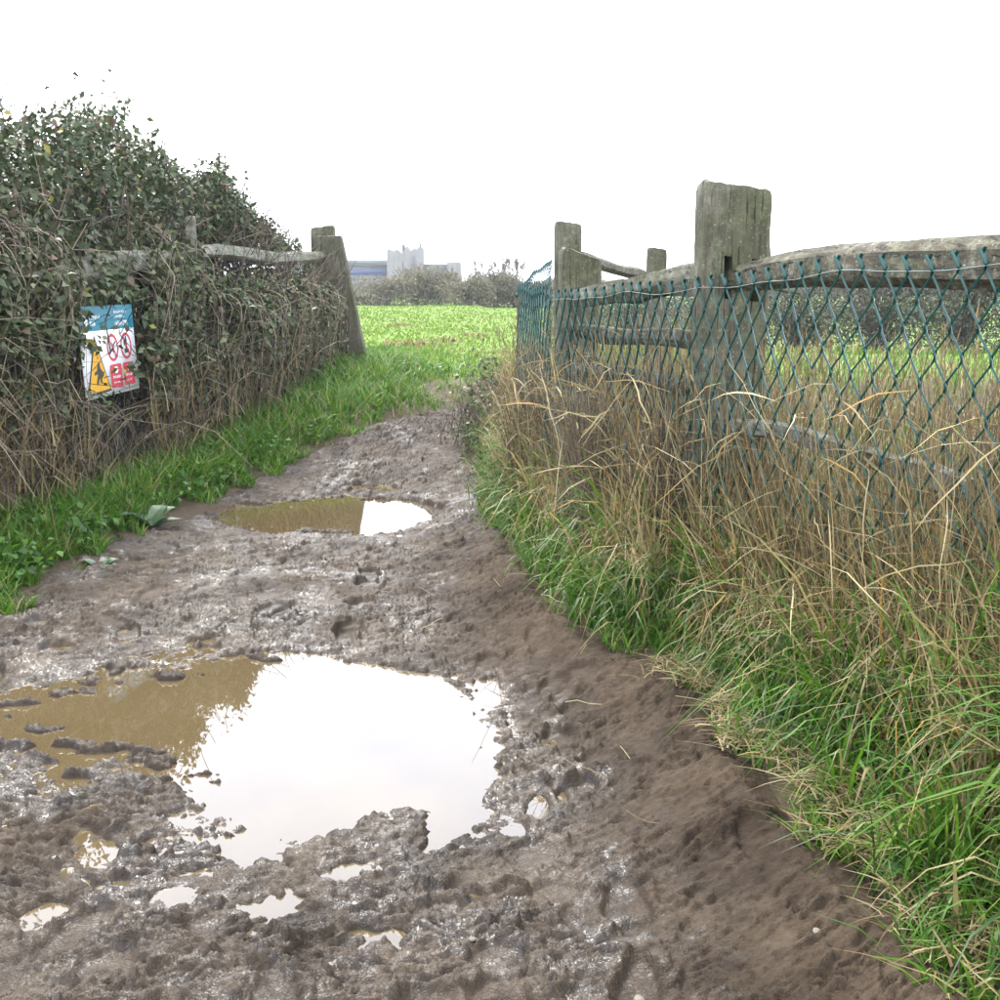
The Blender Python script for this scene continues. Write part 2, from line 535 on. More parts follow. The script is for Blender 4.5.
# ---------------------------------------------------------------- the muddy path
def px_poly(pts): return np.array([at_z(u, v, 0.0)[:2] for u, v in pts])
PUD = [
 [(-90, 735), (-20, 705), (30, 690), (75, 682), (105, 668), (150, 672), (185, 674), (215, 656), (262, 651), (300, 654), (350, 660), (400, 670), (448, 684), (478, 712), (494, 745), (497, 775), (486, 808), (466, 838), (436, 852), (424, 832), (436, 812), (410, 806), (372, 812), (345, 832), (300, 838), (262, 830), (215, 806), (170, 792), (148, 778), (118, 764), (86, 762), (50, 762), (10, 748), (-60, 770)],
 [(196, 516), (214, 506), (280, 501), (330, 496), (366, 497), (410, 500), (447, 513), (432, 524), (398, 531), (340, 535), (270, 534), (232, 527)],
 [(462, 682), (492, 680), (505, 698), (480, 714)],
 [(220, 836), (268, 834), (284, 850), (250, 862), (226, 856)],
 [(242, 900), (296, 896), (300, 914), (262, 922)],
 [(352, 934), (402, 930), (398, 950), (360, 954)],
 [(56, 768), (88, 764), (94, 782), (62, 786)],
 [(190, 640), (214, 636), (222, 650), (196, 654)],
 [(340, 486), (385, 482), (400, 492), (350, 494)],
 [(330, 870), (365, 862), (380, 872), (340, 884)],
]
PUD = [px_poly(p) for p in PUD]
def sdist(x, y, poly):
    d = np.full(x.shape, 1e9); ins = np.zeros(x.shape, bool)
    n = len(poly)
    for i in range(n):
        ax, ay = poly[i]; bx, by = poly[(i + 1) % n]
        ex, ey = bx - ax, by - ay
        t = np.clip(((x - ax) * ex + (y - ay) * ey) / (ex * ex + ey * ey), 0, 1)
        d = np.minimum(d, np.hypot(x - ax - t * ex, y - ay - t * ey))
        c = ((ay > y) != (by > y)) & (x < (bx - ax) * (y - ay) / (by - ay + 1e-12) + ax)
        ins ^= c
    return np.where(ins, d, -d)

def build_path():
    ny, nx = 840, 520
    ys = 1.5 * (11.2 / 1.5) ** (np.linspace(0, 1, ny))
    t = np.linspace(0, 1, nx)[None, :]
    Y = np.repeat(ys[:, None], nx, 1)
    xl = np.maximum(El(ys) - .35, -(.52 * ys + .55)); xr = Er(ys) + .25
    X = xl[:, None] + (xr - xl)[:, None] * t
    base = G(X, Y)
    mk = path_mask(X, Y)
    # puddle basins
    wx = X + .055 * fbm(X * 6, Y * 6, 4, 31) + .018 * perlin(X * 26, Y * 26, 33)
    wy = Y + .075 * fbm(X * 6, Y * 6, 4, 32) + .022 * perlin(X * 24, Y * 24, 34)
    s = np.full(X.shape, -9.0)
    for p in PUD: s = np.maximum(s, sdist(wx, wy, p))
    outside = np.clip(-s, 0, None); inside = np.clip(s, 0, None)
    shal = np.maximum(sstep(-.75, -1.0, X) * sstep(4.6, 4.2, Y), sstep(3.0, 2.75, Y) * sstep(.25, .0, X) * sstep(2.2, 2.4, Y))
    shal = np.maximum(shal, sstep(5.9, 6.1, Y) * sstep(8.4, 7.6, Y) * .5)
    lift = (.010 + .034 * (1 - np.exp(-outside / .22))) * (1 - shal) + shal * (.003 + .030 * (1 - np.exp(-outside / .40)))
    dip = -.016 - .030 * (1 - np.exp(-inside / .06)) * (1 - .62 * sstep(-.85, -1.1, X) * (Y < 5))
    shin = sstep(-.80, -1.05, X) * (Y < 5)
    k = sstep(-.030, .022, s)
    wet = np.exp(-outside / .35)
    # trodden clods: warped noise at several sizes
    qx = X + .05 * fbm(X * 5, Y * 5, 2, 41); qy = Y + .05 * fbm(X * 5, Y * 5, 2, 42)
    wa = perlin(X * 11, Y * 11, 3); wb = perlin(X * 11, Y * 11, 4); wc = perlin(X * 40, Y * 40, 13); wd = perlin(X * 40, Y * 40, 14)
    clod, _c = plates(qx * 7 + .3 * wa, qy * 9 + .3 * wb, 5, 1.2)
    clod2, _c = plates(qx * 19 + .8 * wa + .2 * wc, qy * 34 + .8 * wb + .2 * wd, 8, 1.5)
    clod3, _c = plates(qx * 42 + 1.2 * wb + .5 * wc, qy * 78 + 1.2 * wa + .5 * wd, 18, 1.5)
    rid = 1 - 2 * np.abs(fbm(qx * 9, qy * 12, 3, 51))
    rid2 = 1 - 2.2 * np.abs(perlin(qx * 34, qy * 42, 55))
    big = fbm(X * 2.4, Y * 2.2, 3, 61)
    churn = .6 + .4 * sstep(-.3, .3, fbm(X * 1.7, Y * 1.7, 2, 63))
    n = .018 * big + churn * (.011 * clod + .0115 * clod2 + .0075 * clod3 + .011 * (rid - .5) + .002 * rid2) + .0008 * perlin(X * 90, Y * 100, 71)
    # the drier right bank: smoother with slanting scuffs
    bank = sstep(-.55, -.12, X - Er(Y)) * sstep(6.5, 4.5, Y)
    dx, dy = X * .83 + Y * .56, -X * .56 + Y * .83
    scp, _c = plates(dx * 13 + .6 * wa, dy * 36 + .6 * wb, 86, 1.5)
    scp2, _c = plates(dx * 30 + .8 * wb, dy * 70 + .8 * wa, 88, 1.5)
    scuff = .004 * perlin(dx * 9, dy * 30, 81) + (.0120 * scp + .0060 * scp2) * (.35 + .65 * sstep(-.25, .3, fbm(X * 5, Y * 5, 2, 87))) + .012 * fbm(X * 3, Y * 3, 2, 83)
    patch = sstep(-.1, .35, fbm(X * 2.1, Y * 2.1, 2, 91))
    smoothness = np.clip(bank * .80 + .15 * patch * (1 - wet), 0, .85)
    nn = n * (1 - smoothness) + 1.5 * scuff * (.4 + .6 * smoothness)
    far = sstep(6.5, 11, Y)
    # boot and hoof prints pressed into the mud
    pr = np.random.default_rng(77); dent = np.zeros(X.shape); flat = np.zeros(X.shape)
    for _ in range(190):
        py = 1.9 * (9.0 / 1.9) ** pr.uniform(); px = pr.uniform(float(El(py)) + .1, float(Er(py)) - .12); an = pr.normal(0, .5); hoof = pr.uniform() < .5
        la, lb = (.075, .065) if hoof else (.14, .052)
        r0, r1 = np.searchsorted(ys, [py - .25, py + .25])
        sx = X[r0:r1] - px + .012 * wa[r0:r1]; sy = Y[r0:r1] - py + .012 * wb[r0:r1]
        c_, s_ = cos(an), sin(an); e = np.hypot((sx * c_ + sy * s_) / lb, (-sx * s_ + sy * c_) / la)
        dp = pr.uniform(.009, .022) * float(np.interp(py, [4.5, 6.5], [1, .4]))
        dent[r0:r1] += -dp * sstep(1.0, .72, e) + dp * .34 * np.exp(-((e - 1.2) / .24) ** 2)
        flat[r0:r1] = np.maximum(flat[r0:r1], .7 * sstep(1.0, .8, e))
    gd = sstep(.03, .16, outside)
    nn = nn * (1 - flat * gd) + dent * (1 - .3 * bank) * gd
    edgez = base - .13 * 0
    # isles and lumps near the water's edge
    lumps = .074 * sstep(.0, .32, fbm(X * 6.0 + 3, Y * 11.0, 4, 95)) * sstep(-.66, -.86, X + .15 * perlin(X * 5, Y * 5, 96)) * sstep(.30, .04, inside)
    lumps = lumps + .030 * sstep(.30, .6, fbm(X * 11, Y * 9, 3, 97)) * sstep(.2, .03, inside)
    Z0 = base + (1 - k) * (lift + nn * (1 + .2 * far)) + k * (dip + nn * (.4 + .35 * shin) + lumps * (.85 + 5 * nn))
    over = np.clip(Z0 - .007, 0, None); Z0 = Z0 - over * .55 * k + .006 * clod3 * k * (over > 0)
    shallow = .020 * wet * (1 - k)
    Z0 -= shallow * .40 * (1 - .5 * shal)
    Z = Z0 * mk + (base - .02) * (1 - mk) + .0
    i = np.arange(ny * nx).reshape(ny, nx)
    Q = np.stack([i[:-1, :-1], i[:-1, 1:], i[1:, 1:], i[1:, :-1]], -1).reshape(-1, 4)
    filmn = .7 * fbm(X * 3.2 + 8, Y * 2.6, 3, 101) + .75 * fbm(X * 16, Y * 22, 3, 103)
    film = np.clip(sstep(.10, .55, filmn) * .62 + .25 * wet * sstep(-.25, .2, filmn), 0, 1) * (1 - .8 * bank) * (1 - k) * (1 - .35 * sstep(4.5, 7, Y)) * 1.25
    dry = np.clip(.32 + .12 * sstep(5, 8, Y) + bank * .65 + .2 * patch * (1 - wet) - .75 * film, 0, 1)
    o = obj_np('muddy_path', np.stack([X, Y, Z], -1).reshape(-1, 3), Q, M_MUD, None, dry.ravel(), True)
    tag(o, 'churned brown mud path between the hedge and the wire fence', kind='structure')
build_path()

def puddle(x0, x1, y0, y1, z, label):
    a = np.array([[x0, y0, z], [x1, y0, z], [x1, y1, z], [x0, y1, z]])
    o = obj_np('puddle', a, np.array([[0, 1, 2, 3]]), M_WATER)
    tag(o, label, kind='structure')
puddle(-2.6, .35, 1.7, 4.75, 0.0, 'large shallow puddle of brown water reflecting the white sky')
puddle(-2.3, .0, 5.6, 8.2, 0.0, 'smaller puddle farther along the path, half brown and half bright')

# ---------------------------------------------------------------- timber helpers
def timber_rail(p0, p1, h, t, seed, bend=.02, name='rail', parent=None, material=None, taper=.8, sag=0, rings=26, twist=.3):
    p0 = np.array(p0, float); p1 = np.array(p1, float)
    s = np.linspace(0, 1, rings)
    d = (p1 - p0); Ln = np.linalg.norm(d); d = d / Ln
    side = np.cross(d, [0, 0, 1]); side /= np.linalg.norm(side); up = np.cross(side, d)
    an = np.linspace(0, 2 * pi, 20, endpoint=False) + .3
    V = []
    rr_ = random.Random(int(seed * 100)); th = [i * 2 * pi / 5 + rr_.uniform(-.45, .45) for i in range(5)]; ph = [rr_.uniform(.70, .98) for _ in th]
    for k, q in enumerate(s):
        c = p0 + d * Ln * q + up * (bend * sin(q * pi * 1.3 + seed) + sag * 4 * q * (1 - q) + .015 * perlin(q * 3, seed, 9)) + side * bend * .6 * cos(q * 4 + seed)
        en = min(1, taper + (1 - taper) * min(q, 1 - q) * 8)
        hh = h / 2 * en * (1 + .25 * perlin(q * 3.3, seed + .5, 2)); tt = t / 2 * en * (1 + .25 * perlin(q * 3.1, seed + 4.5, 3))
        tw = twist * perlin(q * 1.4, seed, 8)
        for j, a in enumerate(an):
            r = min([1.22] + [ph[i_] / cos(a - th[i_] - .25 * q) for i_ in range(5) if cos(a - th[i_] - .25 * q) > .05])
            r *= 1 + .10 * float(perlin(q * Ln * 2.5, j * .9 + seed, 6)) + .05 * float(perlin(q * Ln * 14, j * 1.7, 7))
            x, y = cos(a) * r * tt, sin(a) * r * hh
            V.append(c + side * (x * cos(tw) - y * sin(tw)) + up * (x * sin(tw) + y * cos(tw)))
    n = len(an); Q = []
    for k in range(rings - 1):
        for j in range(n):
            Q.append((k * n + j, k * n + (j + 1) % n, (k + 1) * n + (j + 1) % n, (k + 1) * n + j))
    V.append(p0 - d * .002 + up * (bend * sin(seed))); V.append(V[(rings - 1) * n] * .5 + V[(rings - 1) * n + n // 2] * .5)
    T = []
    for j in range(n):
        T.append((len(V) - 2, (j + 1) % n, j)); T.append((len(V) - 1, (rings - 1) * n + j, (rings - 1) * n + (j + 1) % n))
    V = np.array(V)
    # local axes along world so that the grain follows object Y
    o = obj_np(name, V, [np.array(Q), np.array(T)], material or M_RAIL, parent, None, True)
    o.data.set_sharp_from_angle(angle=radians(24))
    return o

def timber_post(base, w, d, h, rot, seed, holes=(), lean=(0, 0), top_slope=0, name='post', parent=None, material=None, cell=.02, rough=.004, top_w=None, rnd=.012):
    """board-like post built of cells; holes: (x0,x1,z0,z1) from the left edge and the ground, recessed"""
    nx = max(3, round(w / cell)); nz = max(6, round(h / (cell * 1.6)))
    xs = np.linspace(0, w, nx + 1); zs = np.linspace(0, h, nz + 1)
    for (a, b, c, e) in holes:
        for q in (a, b): xs[np.abs(xs - q).argmin()] = q
        for q in (c, e): zs[np.abs(zs - q).argmin()] = q
    V = []; Q = []
    def v(x, y, z): V.append((x, y, z)); return len(V) - 1
    def quad(a, b, c, e): Q.append([v(*a), v(*b), v(*c), v(*e)])
    dep = np.zeros((nx, nz))
    for i in range(nx):
        for k in range(nz):
            cx, cz = (xs[i] + xs[i + 1]) / 2, (zs[k] + zs[k + 1]) / 2
            for (a, b, c, e) in holes:
                if a < cx < b and c < cz < e: dep[i, k] = d * .72
    for i in range(nx):
        for k in range(nz):
            D = dep[i, k]
            quad((xs[i], D, zs[k]), (xs[i + 1], D, zs[k]), (xs[i + 1], D, zs[k + 1]), (xs[i], D, zs[k + 1]))
            quad((xs[i + 1], d, zs[k]), (xs[i], d, zs[k]), (xs[i], d, zs[k + 1]), (xs[i + 1], d, zs[k + 1]))
            if i + 1 < nx and dep[i + 1, k] != D:
                quad((xs[i + 1], D, zs[k]), (xs[i + 1], dep[i + 1, k], zs[k]), (xs[i + 1], dep[i + 1, k], zs[k + 1]), (xs[i + 1], D, zs[k + 1]))
            if k + 1 < nz and dep[i, k + 1] != D:
                quad((xs[i], D, zs[k + 1]), (xs[i + 1], D, zs[k + 1]), (xs[i + 1], dep[i, k + 1], zs[k + 1]), (xs[i], dep[i, k + 1], zs[k + 1]))
    ds = np.linspace(0, d, 4)
    for k in range(nz):
        for a in range(3):
            quad((0, ds[a + 1], zs[k]), (0, ds[a], zs[k]), (0, ds[a], zs[k + 1]), (0, ds[a + 1], zs[k + 1]))
            quad((w, ds[a], zs[k]), (w, ds[a + 1], zs[k]), (w, ds[a + 1], zs[k + 1]), (w, ds[a], zs[k + 1]))
    for i in range(nx):
        for a in range(3):
            quad((xs[i], ds[a], h), (xs[i + 1], ds[a], h), (xs[i + 1], ds[a + 1], h), (xs[i], ds[a + 1], h))
    V = np.array(V, float)
    x, y, z = V.T.copy()
    # rounded arrises
    def inset(q, lo, hi, other):
        return q
    cxn = np.clip(np.minimum(x, w - x) / rnd, 0, 1); czn = np.clip((h - z) / rnd, 0, 1); cyn = np.clip(np.minimum(y, d - y) / rnd, 0, 1)
    z2 = z - (1 - cxn) * (1 - czn) * rnd * .6 - (1 - cyn) * (1 - czn) * rnd * .3
    x2 = x + np.where(x < w / 2, 1, -1) * ((1 - czn) * (1 - cxn) * rnd * .5 + (1 - cyn) * (1 - cxn) * rnd * .25)
    y2 = y + np.where(y < d / 2, 1, -1) * (1 - cxn) * (1 - cyn) * rnd * .25
    n1 = fbm(x * 14 + seed, z * 5 + y * 17, 3, seed); n2 = fbm(x * 14 - seed, z * 5 + 9 + y * 15, 3, seed + 3)
    x2 += n1 * rough * 1.5; y2 += n2 * rough * 1.6; z2 += (z > h * .97) * fbm(x * 20, y * 20, 2, seed + 5) * rough * 2.2
    if top_w is not None:
        f = z2 / h
        x2 = x2 * (1 - f + f * top_w / w)
    z2 += top_slope * (x2 / w) * (z2 / h)
    x2 += lean[0] * z2 / h; y2 += lean[1] * z2 / h
    c, s_ = cos(rot), sin(rot)
    x3, y3 = x2 - w / 2, y2 - d / 2
    V = np.stack([x3 * c - y3 * s_, x3 * s_ + y3 * c, z2], -1)
    key = {}; idx = np.zeros(len(V), int); U = []
    for i, p in enumerate(np.round(V, 5)):
        t_ = tuple(p)
        if t_ not in key: key[t_] = len(U); U.append(V[i])
        idx[i] = key[t_]
    b = np.array(base, float)
    pl = np.array(parent.location) if parent is not None else np.zeros(3)
    o = obj_np(name, np.array(U), idx[np.array(Q)], material or M_POST, parent, None, True, loc=tuple(b - pl))
    o.data.set_sharp_from_angle(angle=radians(38))
    return o

FD = np.array([-.304, 1.0]); FD = FD / np.linalg.norm(FD)      # direction of the right fence
FROT = math.atan2(-FD[0], FD[1])                              # rotation that turns a board across the fence line
NRM = np.array([FD[1], -FD[0]])                               # to the right of the fence (its field side)

# ---------------------------------------------------------------- right-hand cleft rail fence
RF = empty('rail_fence', (.86, 3.84, float(G(.9, 3.84)) - .02))
tag(RF, 'weathered cleft chestnut post and rail fence with a broad mortised post behind the green wire', 'fence')
pc = at_y(734, 200, 4.18)
zg = float(G(pc[0], 4.18)) - .1
ztop = at_y(700, 181, 4.18)[2]
hh = ztop - zg
timber_post((pc[0], 4.18, zg), .262, .085, hh, FROT - .05, 4, holes=((.085, .118, hh - .40, hh - .245), (.185, .222, hh - .40, hh - .25), (.085, .118, .45, .58), (.185, .222, .45, .58)), top_slope=-.030, parent=RF, rough=.006)
def onf(y, off): # a point on the fence line pushed off to the field side
    return np.array([fence_x(y) + NRM[0] * off, y + NRM[1] * off])
def P3(y, off, z): q = onf(y, off); return (q[0], q[1], z)
timber_rail(P3(4.12, .14, 1.372), P3(1.55, .11, 1.462), .122, .085, 1.3, .012, parent=RF, sag=.008)
timber_rail(P3(4.22, .09, 1.378), P3(5.62, .12, 1.300), .135, .075, 2.1, .012, parent=RF, sag=.012, material=M_PALE)
timber_rail(P3(5.2, .20, 1.32), P3(4.2, .17, 1.40), .085, .07, 4.4, .01, parent=RF)
timber_rail(P3(4.2, .13, 1.17), P3(5.7, .14, 1.13), .075, .05, 3.7, .012, parent=RF)
timber_rail(P3(4.2, .15, .98), P3(5.7, .14, .92), .075, .05, 5.2, .015, parent=RF)
timber_rail(P3(4.1, .15, .86), P3(2.9, .16, .84), .075, .055, 6.2, .018, parent=RF, material=M_PALE)
# the short leaning post at the corner
c0 = at_y(579, 262, 5.72)
gz = float(G(c0[0], 5.72)) - .1
tp = at_y(562, 246, 5.72)[2]
timber_post((c0[0] - .035, 5.72, gz), .20, .09, tp - gz, FROT * .6, 9, lean=(.045, .0), top_slope=-.07, parent=RF, rough=.006)
a0 = at_y(566, 262, 5.9); a1 = at_y(546, 300, 6.6)
timber_rail((a0[0] - .02, 5.72, a0[2] - .02), (a1[0] + .11, 6.7, a1[2] + .12), .13, .05, 2.9, .01, parent=RF, material=M_PALE, rings=12)

BF = empty('rail_fence', (.5, 8.75, .2))
tag(BF, 'second weathered rail fence standing farther off behind the leaning corner post', 'fence')
def far_post(u, y_top, Y, wpx, seed, rot=FROT):
    p = at_y(u, y_top, Y); g = float(G(p[0], Y)) - .1
    return timber_post((p[0], Y, g), wpx / F * Y * .98, .09, p[2] - g, rot, seed, parent=BF, top_slope=-.02, cell=.035)
far_post(568, 221, 8.75, 26, 12)
far_post(657, 247, 10.6, 19, 14)
b0 = at_y(583, 257, 8.8); b1 = at_y(646, 277, 10.5)
timber_rail(b0, b1, .10, .07, 3.1, .015, parent=BF, rings=14)
b0 = at_y(583, 292, 8.8); b1 = at_y(646, 303, 10.5)
timber_rail(b0, b1, .09, .07, 4.1, .015, parent=BF, rings=14, material=M_PALE)
b0 = at_y(668, 276, 10.7); b1 = at_y(800, 292, 13.5)
timber_rail(b0, b1, .10, .07, 5.1, .015, parent=BF, rings=14)

# ---------------------------------------------------------------- green chain link fences (each woven wire is a part)
def chain_fence(name, label, line, rows, a, lev, ztop_f, off, seed, barb=True, r=.0036, group=None, cat='fence'):
    """line: list of (x,y) corner points; strands follow it"""
    line = np.array(line, float)
    seg = np.hypot(*np.diff(line, axis=0).T); cum = np.concatenate([[0], np.cumsum(seg)])
    n = int(cum[-1] / a)
    x0, y0 = line[0]
    root = empty(name, (x0, y0, float(G(x0, y0))))
    tag(root, label, cat, group)
    def pos(s):
        s = min(max(s, 0), cum[-1] - 1e-6)
        i = np.searchsorted(cum, s, side='right') - 1
        t = (s - cum[i]) / seg[i]
        p = line[i] * (1 - t) + line[i + 1] * t
        d = (line[i + 1] - line[i]) / seg[i]
        return p, d
    def node(s, lv, nz):
        p, d = pos(s)
        zt = ztop_f(p[1])
        # the mesh hangs unevenly
        sl = .012 * float(perlin(s * 3, lv * .3, seed)); sz = .012 * float(perlin(s * 2.2 + 5, lv * .25, seed + 1))
        bulge = .03 * float(perlin(s * 1.1, lv * .12, seed + 2)) + nz
        pp = p + d * sl
        nn_ = np.array([d[1], -d[0]])
        return np.array([pp[0] + nn_[0] * bulge, pp[1] + nn_[1] * bulge, zt - lv * lev + sz])
    for k in range(n):
        pts = []
        off_ = k % 2
        for lv in range(rows + 1):
            onright = (lv + off_) % 2
            s = (k + onright) * a
            s2 = s + (.0045 if onright == 0 else -.0045) * -1
            c = node(s2, lv, .0035 if onright else -.0035)
            if pts:
                prev = pts[-1]
                up_ = prev + (c - prev) * .10 + np.array([0, 0, -.007])
                dn_ = prev + (c - prev) * .90 + np.array([0, 0, .007])
                pts += [up_, dn_]
            pts.append(c)
        P = np.array(pts)[None]
        # ends twisted up into a barb
        if barb:
            top = P[0, 0]; p_, d_ = pos((k + off_) * a); D_ = np.array([d_[0], d_[1], 0.]); U_ = np.array([0, 0, 1.])
            if off_ == 0: tw = [top + D_ * .004 + U_ * .002, top + D_ * .010 + U_ * .012, top + D_ * .020 + U_ * .026, top + D_ * .030 + U_ * .036]
            else: tw = [top - D_ * .003 + U_ * .004, top + D_ * .006 + U_ * .016, top + D_ * .014 + U_ * .030, top + D_ * .008 + U_ * .038]
            P = np.concatenate([np.array(tw[::-1])[None], P], 1)
        R = np.full(P.shape[:2], r)
        if barb: R[:, :4] = r * 1.5
        V, Q, _ = tubes(P, R, 4)
        obj_np('wire', V, Q, M_WIRE, root, None, True)
    # straining wires
    for lv, mt, rr in (((.15, M_TENS, .0017),) if barb and len(line) == 2 else ()):
        pts = []
        for s in np.linspace(0, cum[-1], max(12, int(cum[-1] / .06))):
            c = node(s, lv, -.004)
            c[2] += .012 * perlin(s * 3.1, 0, seed + 9) + .006
            pts.append(c)
        P = np.array(pts)[None]
        V, Q, _ = tubes(P, np.full(P.shape[:2], rr), 4)
        obj_np('tension_wire', V, Q, mt, root, None, True)
    return root

ztA = lambda y: np.interp(y, [1.5, 2.8, 3.3, 3.9, 4.6, 5.6, 6.9, 8.65], [1.40, 1.398, 1.392, 1.358, 1.325, 1.296, 1.325, 1.53]) + .010 * perlin(y * 2.3, 0, 3)
corner = np.array([fence_x(5.6), 5.6]); tip = at_y(517.5, 292, 6.9)[:2]; endp = at_y(554, 262, 8.65)[:2]
chain_fence('chain_link_fence', 'green plastic coated chain link fence with barbed top edge along the right of the path', [(float(fence_x(1.5)), 1.5), tuple(corner)], 17, .0487, .0715, ztA, 0, 11)
chain_fence('chain_link_fence', 'green chain link panel folded round the far corner beside the leaning post', [tuple(corner), tuple(tip), tuple(endp)], 15, .0487, .0715, ztA, 0, 21, r=.0025)
# thin iron stake at the fold
st = empty('fence_stake', (tip[0], tip[1], float(G(tip[0], tip[1]))))
tag(st, 'thin rusty stake holding the leftmost fold of the green chain link', 'stake')
V, Q, _ = tubes(np.array([[[tip[0], tip[1], .1], [tip[0], tip[1] + .01, .7], [tip[0] + .005, tip[1], 1.33]]]), np.full((1, 3), .008), 6)
obj_np('stake_rod', V, Q, plain('rusty_iron', (.10, .055, .03), .7), st, None, True)
V, Q, _ = tubes(np.array([[[tip[0] - .012, tip[1], 1.30], [tip[0] + .012, tip[1] + .004, 1.302]]]), np.full((1, 2), .011), 6)
obj_np('wire_tie', V, Q, M_WIRE, st, None, True)

# ---------------------------------------------------------------- left-hand fence, rails and stile board
LF = empty('rail_fence', (-2.3, 6.0, .1))
tag(LF, 'old pale rail fence half buried in the bramble hedge on the left', 'fence')
def lpt(u, v, Y): return at_y(u, v, Y)
p = lpt(190, 217, 8.55)
timber_post((p[0], 8.55, .05), .075, .10, p[2] - .05, .25, 31, parent=LF, material=M_PALE, top_slope=.01)
timber_rail(lpt(200, 254, 8.7), lpt(322, 254, 12.15), .125, .08, 1.1, .02, parent=LF, material=M_PALE, sag=-.03)
timber_rail(lpt(-60, 284, 5.6), lpt(186, 262, 8.5), .12, .08, 4.0, .035, parent=LF, material=M_PALE, sag=.02)
timber_rail(lpt(200, 300, 8.7), lpt(322, 302, 12.15), .10, .07, 2.2, .02, parent=LF, material=M_PALE, sag=-.03)
SB = empty('stile_post', (-1.62, 12.2, .4))
tag(SB, 'wide grey tapering stile board leaning at the end of the left hedge', 'post')
bl = at_y(318, 375, 12.2); br = at_y(372, 375, 12.2); tl = at_y(318, 236, 12.2); tr = at_y(344, 236, 12.2)
wb = br[0] - bl[0]; wt = tr[0] - tl[0]
timber_post(((bl[0] + br[0]) / 2, 12.2, bl[2] - .06), wb, .10, tl[2] - bl[2] + .06, -.12, 41, lean=(.015, 0), top_w=wt, name='board', parent=SB, material=M_BOARD, rough=.004, top_slope=.01)
q0 = at_y(323, 228, 12.42)
timber_post((q0[0], 12.42, .35), .25, .11, q0[2] - .35, -.12, 43, name='post', parent=SB, material=M_POST, top_slope=.03)

lf0 = (float(lfence_x(4.6)) + .06, 4.6); lf1 = (float(lfence_x(9.0)) + .06, 9.0)
chain_fence('chain_link_fence', 'green chain link netting mostly hidden inside the left bramble hedge', [lf0, lf1], 13, .052, .075, lambda y: 1.22 + 0 * y, 0, 51, barb=False)

